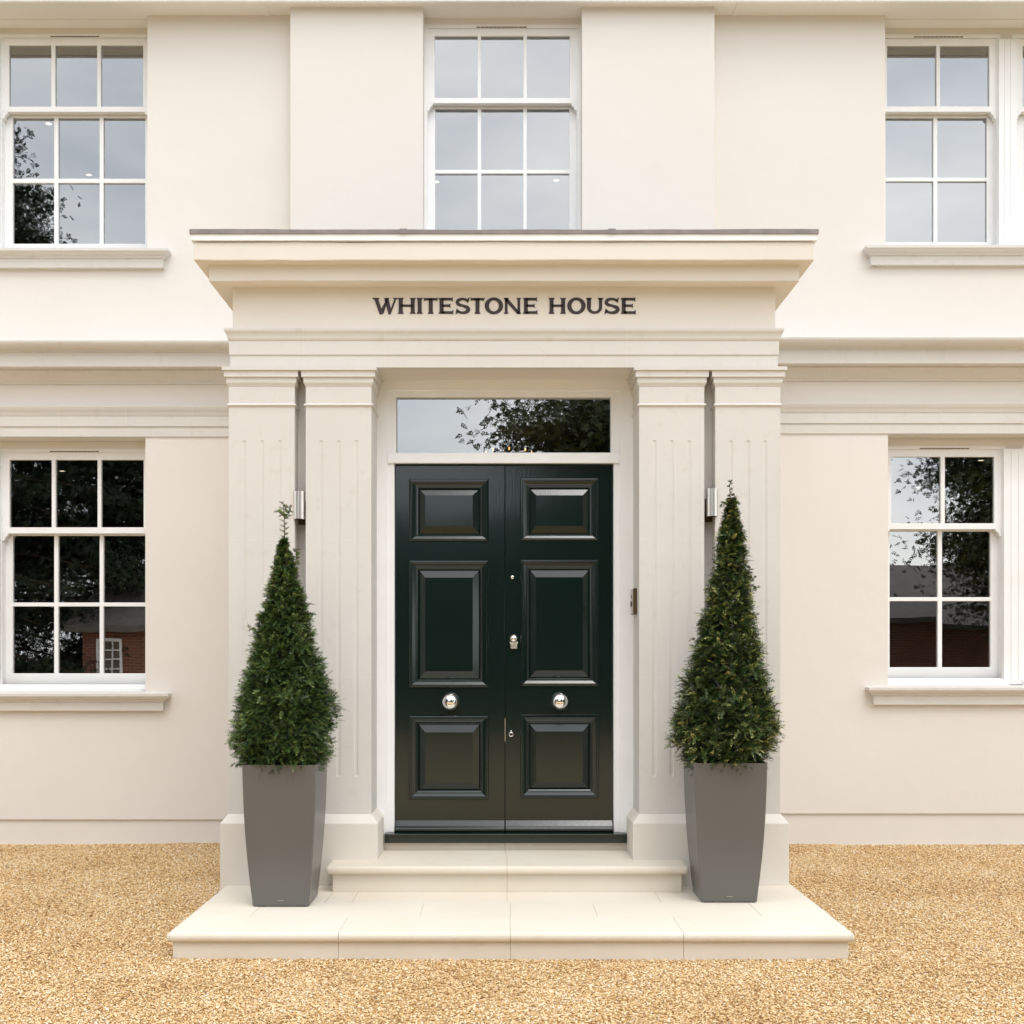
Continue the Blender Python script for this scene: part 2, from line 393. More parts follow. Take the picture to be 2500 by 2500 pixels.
pl = MB(); pl.box(-XW, -1.5, DW+.016, DW+.3, -.3, zl+.02); pl.box(1.5, XW, DW+.016, DW+.3, -.3, zr+.02)
pl.build('wall_plinth', M['render'], house)
for a, b_ in ((708.3, 1032.6), (1420.6, 1744.6)):
    p = MB(); p.box(X(a, 8.737), X(b_, 8.737), 8.737, DW+.05, H0-.1, ZS+.01); p.build('pilaster', M['render'], house, bev=.004)

# eaves
e = MB(); e.box(-XW, XW, 8.668, 12, ZS, ZS+.02); e.box(X(-100, 8.6), X(2600, 8.6), 8.9, 9.0, ZS-.006, ZS-.0005)
for px in (649, 1800): e.box(X(px-5, 8.75), X(px+5, 8.75), 8.672, DW-.004, ZS-.006, ZS-.0005)
ea = e.build('eaves_soffit', M['soffit'], house)
e = MB(); e.box(-XW, XW, 8.640, 8.668, ZS-.012, ZS+.22); e.build('fascia_board', M['white'], house, bev=.003)
e = MB()
pr = []
for k in range(9):
    t = math.pi*k/8; pr.append((8.585-.055*math.cos(math.pi-t) , ZS+.16-.055*math.sin(t)*1.1))
pr = [(8.53+.11*k/8, ZS+.16-.06*math.sin(math.pi*k/8)) for k in range(9)]
e.extr_x(-XW, XW, pr+[(8.635, ZS+.165), (8.535, ZS+.165)]); e.build('gutter', M['white'], house)
e = MB(); e.extr_x(-XW, XW, [(8.6, ZS+.22), (13.2, ZS+3.2), (17.8, ZS+.22)]); e.build('roof', M['tile'], house)
e = MB(); e.box(-XW, -XW+.3, 9.16, 17.6, -.2, ZS); e.box(XW-.3, XW, 9.16, 17.6, -.2, ZS); e.box(-XW+.3, XW-.3, 17.3, 17.6, -.2, ZS)
e.build('outer_wall', M['render'], house)

# dark rooms behind the glass
def room(x0, x1, y0, y1, z0, z1, name='room'):
    r_ = MB()
    r_.add([(x0,y0,z0),(x1,y0,z0),(x1,y1,z0),(x0,y1,z0),(x0,y0,z1),(x1,y0,z1),(x1,y1,z1),(x0,y1,z1)],
           [(0,1,2,3),(1,2,6,5),(2,3,7,6),(3,0,4,7)], 0)
    r_.add([(x0,y0,z1),(x1,y0,z1),(x1,y1,z1),(x0,y1,z1)], [(0,1,2,3)], 1)
    r_.build(name, [M['room'], M['roomlight']], house, fixn=False)
room(-XW+.35, -1.75, 9.17, 13.4, .32, 3.35); room(1.75, XW-.35, 9.17, 13.4, .32, 3.35)
room(-XW+.35, -1.75, 9.17, 13.4, 3.6, ZS-.03); room(1.75, XW-.35, 9.17, 13.4, 3.6, ZS-.03); room(-1.7, 1.7, 9.06, 13.4, 3.6, ZS-.03)

# string course: cornice, plain frieze and architrave, mitred into the porch
def lerp_prof(pts): return pts
for side, x0, x1, dz, joints in ((0, -XW, -1.6, -.012, (112, 400)), (1, 1.6, XW, .012, (2035, 2310))):
    o_ = CAMH+dz
    def zz(y, p): return o_+(1610-y)/F*(DW-p)
    roll = []
    for k in range(7):
        t = k/6; roll.append((DW-(.275-.075*(1-math.cos(t*math.pi/2))), zz(827, .275)-(zz(827, .275)-zz(851, .20))*math.sin(t*math.pi/2)))
    prof = [(DW+.02, zz(827, .275)+.012), (DW-.262, zz(827, .275)+.006)]+roll+[(DW-.195, zz(851, .2)-.004), (DW-.195, zz(856, .195)), (DW-.185, zz(857, .185)), (DW-.185, zz(862, .185)),
            (DW-.182, zz(862, .18)), (DW-.182, zz(891, .18)), (DW-.10, zz(891, .18)+.002), (DW-.10, zz(902, .10)), (DW-.085, zz(905, .085)), (DW-.06, zz(914, .06)), (DW-.035, zz(925, .035)), (DW-.018, zz(930, .018)), (DW-.014, zz(934, .014)), (DW+.02, zz(934, .014))]
    c = MB(); c.extr_x(x0, x1, prof)
    jj = [X(p, DW-.18) for p in joints]
    for j in jj:
        c.extr_x(j-.003, j+.003, [((y-.0012 if y < DW else y), z) for y, z in prof], 1)
    c.build('string_cornice', [M['stone'], M['mortar']], house)
    cy = [(DW-.052, zz(986, .052)), (DW-.052, zz(989, .05)), (DW-.044, zz(996, .044)), (DW-.034, zz(1002, .034)), (DW-.027, zz(1008, .027)), (DW-.024, zz(1011, .024))]
    prof = [(DW+.02, zz(986, .05))]+cy+[(DW-.020, zz(1011, .02)), (DW-.020, zz(1037, .02)), (DW-.011, zz(1037, .011)), (DW-.011, zz(1062, .011)), (DW+.17, zz(1062, .011))]
    c = MB(); c.extr_x(x0, x1, prof)
    for j in (143, 308, 473) if side == 0 else (1975, 2130, 2297, 2458):
        q = X(j, DW-.02); c.extr_x(q-.0025, q+.0025, [(y-.0012, z-(.001 if i > len(prof)-3 else 0)) for i, (y, z) in enumerate(prof)], 1)
    c.build('architrave', [M['stone'], M['mortar']], house)

# ------------------------------------------------------------------ sash windows
def sash_window(upx, lpx, uy, my, lrows, by, dp, sill, vent=None, locks=(), horns=(1, 1), sillrange=None, label=None):
    """upx/lpx pane edges (px) of upper/lower sash, uy pane top/bottom, my meeting rail bottom, lrows lower pane rows, by bottom rail bottom; dp recess plane"""
    ST = .055
    du, dl = dp+.003, dp+.062
    u = [(X(a, du), X(b_, du)) for a, b_ in upx]; lo = [(X(a, dl), X(b_, dl)) for a, b_ in lpx]
    zt, zb = Z(uy[0], du), Z(uy[1], du)
    xl, xr = u[0][0]-ST, u[-1][1]+ST
    top = zt+ST; bot = Z(by, dl)
    fr = MB(); W = .03
    fr.grid_wall(xl-W, xr+W, bot-.05, top+W, dp-.003, dp+.19, [(xl, xr, bot, top)])
    fo = fr.build('window', M['white'], house, bev=.002)
    if label: fo['label'] = label
    # upper (outer) sash with horns
    s_ = MB(); zm = Z(my, du)
    s_.grid_wall(xl-.006, xr+.006, zm, top+.006, du, du+.045, [(a, b_, zb, zt) for a, b_ in u])
    for k, sg in ((0, 1), (1, -1)):
        if horns[k]:
            xa = xl if k == 0 else xr
            pts = [(0, 0), (.046, 0), (.040, -.016), (.022, -.03), (.018, -.05), (.0, -.062)]
            pv = [(xa+sg*a, du+.001, zm+.001+z) for a, z in pts]+[(xa+sg*a, du+.044, zm+.001+z) for a, z in pts]
            q = len(pts); s_.add(pv, [(i, (i+1) % q, q+(i+1) % q, q+i) for i in range(q)]+[list(range(q)), list(range(q, 2*q))])
    s_.build('sash', M['white'], fo, bev=.0025)
    # lower (inner) sash
    s_ = MB(); rows = [(Z(b_, dl), Z(a, dl)) for a, b_ in lrows]
    ztop = rows[0][1]+.05
    s_.grid_wall(xl-.004, xr+.004, bot-.002, ztop, dl, dl+.045, [(a, b_, r0, r1) for a, b_ in lo for r0, r1 in rows])
    s_.build('sash', M['white'], fo, bev=.0025)
    # glazing, each pane a hair out of true
    gm = MB()
    def pane(x0, x1, z0, z1, y):
        a, c = random.uniform(-.0022, .0022), random.uniform(-.0022, .0022)
        w_, h_ = (x1-x0)/2+.006, (z1-z0)/2+.006; mx_, mz_ = (x0+x1)/2, (z0+z1)/2
        gm.add([(mx_+i*w_, y+i*w_*a+j*h_*c, mz_+j*h_) for i, j in ((-1,-1),(1,-1),(1,1),(-1,1))], [(0,1,2,3)])
    for a, b_ in u: pane(a, b_, zb, zt, du+.018)
    for a, b_ in lo:
        for r0, r1 in rows: pane(a, b_, r0, r1, dl+.018)
    gm.build('glass', M['glass'], fo, fixn=False)
    # timber sill
    t_ = MB(); t_.extr_x(xl-W-.01, xr+W+.01, [(dp-.045, bot-.012), (dp+.1, bot+.004), (dp+.1, bot-.06), (dp-.055, bot-.06), (dp-.055, bot-.03), (dp-.045, bot-.026)])
    t_.build('timber_sill', M['white'], fo, bev=.002)
    if vent:
        v_ = MB(); a, b_ = X(vent[0], dp), X(vent[1], dp); zv = top+.007; nsl = 12
        for k in range(nsl):
            q0 = a+(b_-a)*k/nsl; q1 = a+(b_-a)*(k+.88)/nsl; v_.box(q0, q1, dp-.0055, dp-.0028, zv-.003, zv+.005)
        v_.build('trickle_vent', M['slit'], fo)
    for lx in locks:
        k_ = MB(); q = X(lx, du+.03); k_.lathe([(.016, 0), (.016, .008), (.009, .012), (.009, .02), (.004, .024)], (q, du+.055, zb-.004), 'z', 12); k_.box(q-.005, q+.03, du+.05, du+.06, zb+.01, zb+.017)
        k_.build('sash_lock', M['chrome'], fo)
    return xl, xr, top, bot, fo

CP = [(-.2, .012), (.0, .012), (.093, .0), (.095, -.002), (.095, -.022), (.086, -.026), (.080, -.038), (.066, -.048), (.056, -.054), (.056, -.062), (.042, -.066), (.042, -.134), (-.2, -.134)]
def stone_sill(fo, x0, x1, zt):
    s_ = MB(); s_.sweep_u(x0, x1, DW, DW+.13, [(p, zt+z) for p, z in CP]); s_.build('sill', M['stone'], fo)

def panel(x0, x1, z0, z1, dp, holes):
    p = MB(); p.grid_wall(x0, x1, z0, z1, dp, dp+.12, holes); p.build('window_surround', M['render'], house)

W3u = [(22, 125), (134.5, 237), (246, 349.5)]; W3l = [(31, 132), (142, 243), (252.5, 354.5)]
# upper left (three panes wide) and its neighbour outside the picture
sh = -417
def shift(l_, s): return [(a+s, b_+s) for a, b_ in l_]
UL = sash_window(W3u, W3l, (110, 260), 273, [(287, 436), (446.5, 595)], 622, DR, 1, (124, 244), (77, 300), label='upper window left of the porch')
UL2 = sash_window(shift(W3u, sh), shift(W3l, sh), (110, 260), 273, [(287, 436), (446.5, 595)], 622, DR, 1, (124+sh, 244+sh))
LL = sash_window(shift(W3u, 1), W3l, (1122.5, 1287.5), 1302.5, [(1307.5, 1471), (1480.5, 1644)], 1670, DR, 1, (122, 243), (80, 300), label='ground floor window left of the porch')
LL2 = sash_window(shift(W3u, 1+sh), shift(W3l, sh), (1122.5, 1287.5), 1302.5, [(1307.5, 1471), (1480.5, 1644)], 1670, DR, 1)
W2u = [(2166, 2286.5), (2295, 2415.5)]; W2l = [(2162, 2279), (2288.5, 2409.5)]
UR = sash_window(W2u, W2l, (111, 259.5), 273, [(287, 433.5), (442.5, 591)], 617, DR, 1, (2231, 2352), (2222, 2352), label='upper window right of the porch')
LR = sash_window([(2176, 2297), (2307, 2427.5)], [(2172, 2289.5), (2300, 2418.5)], (1115, 1277.5), 1292, [(1297, 1458), (1467.5, 1629)], 1655, DR, 1, (2245, 2367), (2234, 2362), label='ground floor window right of the porch')
# their wider neighbours, just entering the picture on the right
s3 = 2497-22
UR2 = sash_window(shift(W3u, s3), shift(W3l, s3-6), (111, 259.5), 273, [(287, 433.5), (442.5, 591)], 617, DR, 1)
s4 = s3+24
LR2 = sash_window(shift(W3u, s4), shift(W3l, s4-6), (1115, 1277.5), 1292, [(1297, 1458), (1467.5, 1629)], 1655, DR, 1)
C3 = [(1061, 1166), (1174.5, 1277.8), (1286.3, 1391)]
UC = sash_window(C3, [(1062.5, 1166), (1174.7, 1277.6), (1286, 1390)], (87.5, 239), 252, [(265, 414.5), (423.8, 575)], 600, DC, 1, (1163, 1287), (1113, 1337), label='upper window above the porch')
for (a, b_, z0, z1, wins) in ((LEFT_END, xUL+.03, zsu_l-.05, ZS, (UL, UL2)), (xUR-.03, RIGHT_END, zsu_r-.05, ZS, (UR, UR2)),
                              (LEFT_END, xLL+.03, zsl_l-.05, zal+.03, (LL, LL2)), (xLR-.03, RIGHT_END, zsl_r-.05, zar+.03, (LR, LR2))):
    panel(a, b_, z0, z1, DR, [(q[0]-.001, q[1]+.001, q[3], q[2]) for q in wins])
    # white box mullion between the two windows
    lft, rgt = (wins[1], wins[0]) if wins[0][0] > wins[1][0] else (wins[0], wins[1])
    mm = MB(); mm.box(lft[1]+.006, rgt[0]-.006, DR-.03, DR+.01, lft[3]-.05, ZS-.1 if z1 == ZS else z1-.12)
    wd = rgt[0]-lft[1]-.012
    for k in (1, 2): mm.box(lft[1]+.006+wd*k/3-.004, lft[1]+.006+wd*k/3+.004, DR-.034, DR-.03, lft[3]-.04, (ZS-.11 if z1 == ZS else z1-.13))
    mm.build('mullion', M['white'], house, bev=.002)
panel(xc0, xc1, CAMH+2.2, ZS, DC, [(UC[0]-.001, UC[1]+.001, UC[3], UC[2])])
stone_sill(UL[4], LEFT_END, X(398, DW-.04)-.042, zsu_l); stone_sill(LL[4], LEFT_END, X(398, DW-.04)-.042, zsl_l)
stone_sill(UR[4], X(2126, DW-.04)+.042, RIGHT_END, zsu_r); stone_sill(LR[4], X(2133, DW-.04)+.042, RIGHT_END, zsl_r)

# ------------------------------------------------------------------ porch
DS, DG, DF_ = 6.85, 6.97, 7.17            # shaft face, gap recess, door frame plane
xs_out_l, xs_out_r = X(558.5, DS), X(1905, DS)
xi_l, xi_r = X(906.5, DS), X(1560.7, DS)  # reveal either side of the door
zsoff = CAMH+1.7464
ZP, ZU = .136, .29                        # platform, upper step
pw = MB()
pw.grid_wall(xs_out_l+.012, xs_out_r-.012, 0, H0-.06, DG, DG+.2, [(xi_l-.02, xi_r+.02, -1, zsoff+.01)])
pw.box(xs_out_l+.013, xs_out_l+.2, DG+.2, DW+.02, 0, H0-.061); pw.box(xs_out_r-.2, xs_out_r-.013, DG+.2, DW+.02, 0, H0-.061)
pw.build('porch_wall', M['stone'], house)
ps = MB(); ps.box(xi_l-.1, xi_r+.1, 6.915, DF_+.02, zsoff, zsoff+.03); ps.build('porch_soffit', M['porch'], house)
room(xs_out_l+.2, xs_out_r-.2, DF_+.12, 12.5, ZU, CAMH+1.9, 'hall')

z_sh0, z_sh1 = Z(1988, DS), Z(900, DS)
def shaft(px0, px1, flutes, yb, label=None):
    x0, x1 = X(px0, DS), X(px1, DS)
    fx = [X(f, DS) for f in flutes]; Rf = .0125; dep = .0042
    za, zb = Z(1896, DS)+Rf, Z(1075, DS)-Rf
    xs = {x0, x1}
    for f in fx:
        for k in range(-6, 7): xs.add(f+Rf*math.sin(k/6*math.pi/2))
    xs = sorted(xs)
    zs = {z_sh0, z_sh1}
    for c, sg in ((za, -1), (zb, 1)):
        for k in range(0, 8): zs.add(c+sg*Rf*math.sin(k/7*math.pi/2))
    zs = sorted(zs)
    m_ = MB(); vs = []; nx = len(xs)
    for z in zs:
        for x in xs:
            d = 0
            for f in fx:
                dzz = max(za-z, 0, z-zb); r_ = math.hypot(x-f, dzz)/Rf
                if r_ < 1: d = dep*math.sqrt(1-r_*r_)
            vs.append((x, DS+d, z))
    fs = [(j*nx+i, j*nx+i+1, (j+1)*nx+i+1, (j+1)*nx+i) for j in range(len(zs)-1) for i in range(nx-1)]
    m_.add(vs, fs, 0, False)
    m_.add([(x0, DS, z_sh0), (x0, yb, z_sh0), (x0, yb, z_sh1), (x0, DS, z_sh1)], [(0, 3, 2, 1)])
    m_.add([(x1, DS, z_sh0), (x1, yb, z_sh0), (x1, yb, z_sh1), (x1, DS, z_sh1)], [(0, 1, 2, 3)])
    for y in (1317.5, 1653.5):
        z = Z(y, DS)
        for a, b_ in zip([x0-.0006]+[f+Rf for f in fx], [f-Rf for f in fx]+[x1+.0006]):
            m_.box(a, b_, DS-.0007, DS+.001, z-.0022, z+.0022, 1)
        m_.box(x0-.0007, x0+.001, DS+.0012, yb-.001, z-.0022, z+.0022, 1); m_.box(x1-.001, x1+.0007, DS+.0012, yb-.001, z-.0022, z+.0022, 1)
    pil = m_.build('pillar', [M['stone'], M['mortar']], house, fixn=False)
    # capital and necking bead wrap the sides
    o_ = CAMH
    def zz(y, p): return o_+(1610-y)/F*(DS-p)
    cp = MB()
    prof = [(-.03, zz(903, .0235)+.002), (.0235, zz(903, .0235)+.002), (.0235, zz(919, .0235)), (.0235, zz(919.5, .0235)), (.0125, zz(920.5, .012)), (.0125, zz(932, .012)), (.011, zz(935, .011)), (.006, zz(939, .006)), (.001, zz(944, 0)), (-.03, zz(944, 0))]
    cp.sweep_u(x0, x1, DS, yb, prof)
    bead = [(-.01, zz(985, 0))]+[(.001+.010*math.sin(math.pi*k/8), zz(985, 0)-(zz(985, 0)-zz(993, 0))*k/8) for k in range(9)]+[(-.01, zz(993, 0))]
    cp.sweep_u(x0, x1, DS, yb, bead)
    cp.build('capital', M['stone'], pil)
    return pil
P1 = shaft(558.5, 719, (596, 639.6, 682), DG+.01)
P2 = shaft(746.5, 906.5, (784, 826.5, 869.5), DF_+.0)
P3 = shaft(1560.7, 1719.4, (1597.5, 1640, 1682.5), DF_+.0)
P4 = shaft(1746.6, 1905, (1783.5, 1825.5, 1868), DG+.01)
for pil, lb in zip((P1, P2, P3, P4), ('outer left fluted pillar', 'fluted pillar left of the door', 'fluted pillar right of the door', 'outer right fluted pillar')): pil['label'] = lb
for a, b_ in ((558.5, 906.5), (1560.7, 1905)):
    x0, x1 = X(a, DS), X(b_, DS)
    ab = MB(); z1_, z0_ = CAMH+(1610-894.5)/F*(DS-.034), CAMH+(1610-903)/F*(DS-.034)
    ab.sweep_u(x0, x1, DS, DF_-.001, [(-.2, z1_), (.034, z1_), (.034, z0_), (-.2, z0_)])
    ab.box(x0+.1, x1-.1, DS-.02, DF_-.002, z0_+.001, z1_-.001)
    ab.build('abacus', M['stone'], house)
    pb = MB(); zt, zc = z_sh0, Z(2011, 6.805)
    pb.sweep_u(x0, x1, DS, DF_+.03, [(-.02, zt), (.004, zt), (.042, zc), (.042, .05), (-.02, .05)])
    pb.box(x0+.01, x1-.01, DS+.012, DF_+.02, .05, zt)
    pb.build('pillar_plinth', M['porch'], house, bev=.003)

# entablature
XF0, XF1, DFZ = X(568, 6.87), X(1893, 6.87), 6.87
def rel(y, d): return CAMH+(1610-y)/F*d
z_b, z_m, z_u, z_c = zsoff, CAMH+1.8215, CAMH+1.904, CAMH+1.9735
prof = [(-.15, z_c+.002), (.0434, z_c), (.0434, z_c-.008), (.041, z_c-.018), (.034, z_c-.030), (.029, z_c-.044), (.026, z_c-.058), (.0215, z_u+.003), (.0175, z_u), (.0175, z_m), (.0115, z_m-.0005), (.0115, z_b), (-.045, z_b)]
c = MB(); c.sweep_u(XF0, XF1, DFZ, DW, prof)
for px in (743, 941, 1137, 1331, 1530, 1720):
    q = X(px, DFZ); c.extr_x(q-.002, q+.002, [(DFZ-p-.0009, z-(.0008 if i > 10 else 0)) for i, (p, z) in enumerate(prof)], 1)
c.build('porch_architrave', [M['stone'], M['mortar']], house)
zft = CAMH+2.2295; zt2 = CAMH+2.328; zt1 = CAMH+2.434
c = MB(); c.box(XF0, XF1, DFZ, DW, z_c-.01, zft+.005); frieze = c.build('frieze', M['porch'], house, bev=.003)
# the render edges of the real cornice are a little wavy
prof = [(-.1, zft), (.114, zft), (.114, zt2), (.185, zt2), (.183, zt1), (-.1, zt1)]
c = MB(); c.sweep_u(XF0, XF1, DFZ, DW, prof)
corn = c.build('porch_cornice', M['porch'], house, bev=.004)
def wobble(ob, amp, cuts):
    bm = bmesh.new(); bm.from_mesh(ob.data)
    ed = [e for e in bm.edges if abs(e.verts[0].co.x-e.verts[1].co.x) > 1.5 and abs(e.verts[0].co.z-e.verts[1].co.z) < .01]
    bmesh.ops.subdivide_edges(bm, edges=ed, cuts=cuts, use_grid_fill=True)
    for v_ in bm.verts:
        k = v_.co*2.6; h_ = v_.co*9
        v_.co.z += amp*(mnoise.noise(Vector((k.x, k.y, v_.co.z*40)))+.5*mnoise.noise(Vector((h_.x, 3, v_.co.z*40))))
        v_.co.y += amp*.6*mnoise.noise(Vector((k.x+20, 5, v_.co.z*40)))
    bm.to_mesh(ob.data); bm.free()
wobble(corn, .0035, 80)
c = MB(); c.sweep_u(XF0, XF1, DFZ, DW, [(.1, zt1+.004), (.197, zt1+.004), (.197, CAMH+2.477), (.1, CAMH+2.477)]); c.build('white_trim', M['white'], corn, bev=.002)
# lead flashing with laps and a slightly uneven top edge
c = MB(); xa, xb = XF0-.204, XF1+.204; n_ = 90; zlb = CAMH+2.4755
vs = []
for i in range(n_+1):
    x = xa+(xb-xa)*i/n_
    w_ = .003*mnoise.noise(Vector((x*2.3, 0, 0)))+.0015*mnoise.noise(Vector((x*9, 4, 0)))
    zz_ = CAMH+2.502+w_-.004*math.sin(math.pi*(i/n_))
    y0 = DFZ-.204+.002*mnoise.noise(Vector((x*5, 9, 0)))
    vs += [(x, y0, zlb), (x, y0-.001, zz_), (x, y0+.03, zz_+.005), (x, y0+.03, zlb)]
fs = []
for i in range(n_):
    for k in range(4): fs.append((i*4+k, i*4+(k+1) % 4, (i+1)*4+(k+1) % 4, (i+1)*4+k))
fs += [(0, 1, 2, 3), (n_*4+3, n_*4+2, n_*4+1, n_*4)]
c.add(vs, fs, 0, False)
for px in (985, 1494):
    q = X(px, DFZ-.2); c.box(q-.022, q+.022, DFZ-.209, DFZ-.19, zlb-.0005, CAMH+2.5025)
c.box(xa+.001, xa+.031, DFZ-.173, DW, zlb, CAMH+2.505); c.box(xb-.031, xb-.001, DFZ-.173, DW, zlb, CAMH+2.505)
c.box(xa+.032, xb-.032, DFZ-.172, DW, CAMH+2.46, CAMH+2.492)
c.build('lead_flashing', M['lead'], corn)

# lettering: WHITESTONE HOUSE, cut as flat wedge-serif capitals
def poly(m_, pts, y0, y1):
    n_ = len(pts)
    m_.add([(x, y0, z) for x, z in pts]+[(x, y1, z) for x, z in pts],
           [list(range(n_)), [n_+i for i in reversed(range(n_))]]+[(i, (i+1) % n_, n_+(i+1) % n_, n_+i) for i in range(n_)])
def strip(m_, ctr, wid, y0, y1):
    """thick curve through ctr with half-normals by width"""
    n_ = len(ctr); Lp, Rp = [], []
    for i in range(n_):
        a = Vector(ctr[max(i-1, 0)]); b_ = Vector(ctr[min(i+1, n_-1)]); t = (b_-a).normalized(); nn = Vector((-t.y, t.x))
        Lp.append(Vector(ctr[i])+nn*wid[i]/2); Rp.append(Vector(ctr[i])-nn*wid[i]/2)
    for i in range(n_-1): poly(m_, [tuple(Lp[i]), tuple(Lp[i+1]), tuple(Rp[i+1]), tuple(Rp[i])], y0, y1)
TH, TV, SE = 17, 27, 6       # stroke weights and serif flare, in zoomed pixels of a 106 high capital
def vstem(m_, x, y0, y1, yb0, yb1, w=TV):
    h = w/2; poly(m_, [(x-h-SE, y0), (x-h-SE*.9, y0+4), (x-h, y0+13), (x-h, y1-13), (x-h-SE*.9, y1-4), (x-h-SE, y1), (x+h+SE, y1), (x+h+SE*.9, y1-4), (x+h, y1-13), (x+h, y0+13), (x+h+SE*.9, y0+4), (x+h+SE, y0)], yb0, yb1)
def arm(m_, x0, x1, yc, yb0, yb1, w=TH, up=0, dn=0):
    h = w/2
    poly(m_, [(x0, yc-h), (x0, yc+h), (x1-8, yc+h), (x1-2, yc+h+up), (x1+2, yc+h+up), (x1-1, yc), (x1+2, yc-h-dn), (x1-2, yc-h-dn), (x1-8, yc-h)], yb0, yb1)
lm = MB(); HH = 106
LP = []  # placed polygons collect in glyph space then map to the frieze
class G(MB): pass
def glyph(ch, x0, x1):
    lm = globals()['lm']
    g_ = G(); a, b_ = 0, 1; w_ = x1-x0; h = TV/2
    if ch == 'H': vstem(g_, SE+h, 0, HH, 0, 1); vstem(g_, w_-SE-h, 0, HH, 0, 1); g_b(g_, SE+h, w_-SE-h, 54)
    elif ch == 'I': vstem(g_, w_/2, 0, HH, 0, 1)
    elif ch == 'T':
        vstem(g_, w_/2, 0, HH-2, 0, 1)
        poly(g_, [(1, HH+3), (5, HH-1), (w_-5, HH-1), (w_-1, HH+3), (w_+1, HH+3), (w_-6, HH-22), (w_-11, HH-16), (11, HH-16), (6, HH-22), (-1, HH+3)], 0, 1)
    elif ch == 'E':
        vstem(g_, SE+h, 0, HH, 0, 1); arm(g_, SE+h, w_-4, HH-8, 0, 1, up=3, dn=7); arm(g_, SE+h, w_-20, 54, 0, 1, TH-2, 6, 6); arm(g_, SE+h, w_-1, 8, 0, 1, up=8, dn=3)
    elif ch == 'N':
        vstem(g_, SE+9, 0, HH, 0, 1, 18); vstem(g_, w_-SE-9, 0, HH, 0, 1, 18)
        poly(g_, [(-2, HH), (24, HH), (w_-6, 4), (w_-8, -2), (w_-26, -2), (SE+2, HH-18)], 0, 1)
    elif ch == 'W':
        poly(g_, [(-2, HH), (46, HH), (46, HH-5), (38, HH-9), (58, 34), (86, HH-22), (96, HH), (104, HH-2), (74, 4), (60, -4), (46, -4), (12, HH-12), (-2, HH-5)], 0, 1)
        poly(g_, [(78, HH), (112, HH), (108, HH-10), (122, 34), (146, HH-8), (136, HH-5), (136, HH), (168, HH), (168, HH-5), (158, HH-10), (120, -4), (106, -4), (80, HH-14)], 0, 1)
    elif ch == 'O':
        n_ = 44; A, B = w_/2, HH/2+3
        o1 = [(w_/2+A*math.cos(2*math.pi*k/n_), HH/2+B*math.sin(2*math.pi*k/n_)) for k in range(n_+1)]
        i1 = [(w_/2+(A-29)*math.cos(2*math.pi*k/n_), HH/2+(B-18)*math.sin(2*math.pi*k/n_)) for k in range(n_+1)]
        for k in range(n_): poly(g_, [o1[k], o1[k+1], i1[k+1], i1[k]], 0, 1)
    elif ch == 'U':
        pts = []; wd = []
        A = w_/2-SE-h+2
        ctr = [(SE+h, HH-4), (SE+h, 60), (SE+h, 46)]+[(w_/2-A*math.cos(t), 44-36*math.sin(t)) for t in [math.pi*k/16 for k in range(1, 16)]]+[(w_-SE-h+2, 46), (w_-SE-h+2, 60), (w_-SE-h+2, HH-4)]
        wd = [TV]*3+[TV-(TV-TH)*math.sin(math.pi*k/16) -2*(k/16) for k in range(1, 16)]+[21]*3
        strip(g_, ctr, wd, 0, 1)
        for x in (SE+h, w_-SE-h+2): poly(g_, [(x-h-SE, HH), (x+h+SE, HH), (x+h+SE-1, HH-4), (x+h-2, HH-13), (x-h+2, HH-13), (x-h-SE+1, HH-4)], 0, 1)
    elif ch == 'S':
        ctr = []; wd = []
        for k in range(0, 13):
            t = R(25)+(R(270)-R(25))*k/12; ctr.append((w_/2+(w_/2-15)*math.cos(t), 77+22*math.sin(t)))
            wd.append(15+9*max(0, -math.cos(t))**1.2)
        for k in range(1, 14):
            t = R(90)-(R(245))*k/13; ctr.append((w_/2+1+(w_/2-12)*math.cos(t), 28.5+22*math.sin(t)-.0))
            wd.append(16+11*max(0, math.cos(t))**1.2)
        # centre diagonal thickening
        strip(g_, ctr, wd, 0, 1)
        poly(g_, [(w_-4, HH-4), (w_-2, HH+4), (w_-8, HH+1), (w_-26, HH-14), (w_-22, HH-26), (w_-12, HH-34)], 0, 1)
        poly(g_, [(4, 4), (2, -4), (8, -1), (24, 12), (22, 24), (10, 36)], 0, 1)
    for v_, in zip(g_.v): pass
    sc = DFZ/F/2.76; zb_ = CAMH+(1610-(700+182.5/2.76))/F*DFZ; xo = X(900+x0/2.76, DFZ)
    lm.add([(xo+x*sc, DFZ-.004 if y == 0 else DFZ+.001, zb_+z*sc) for x, y, z in g_.v], g_.f)
def g_b(g_, x0, x1, yc): poly(g_, [(x0, yc-TH/2+1), (x1, yc-TH/2+1), (x1, yc+TH/2-1), (x0, yc+TH/2-1)], 0, 1)
for ch, a, b_ in (('W', 28, 195), ('H', 197, 317), ('I', 324, 364), ('T', 370, 467), ('E', 472, 571), ('S', 583, 683), ('T', 685, 782), ('O', 782, 906), ('N', 912, 1027), ('E', 1040, 1138),
                  ('H', 1213, 1330), ('O', 1338, 1462), ('U', 1465, 1580), ('S', 1586, 1690), ('E', 1699, 1800)):
    if a == 1213: lm.build('lettering', M['letter'], frieze); lm = MB()
    glyph(ch, a, b_)
lm.build('lettering', M['letter'], frieze)

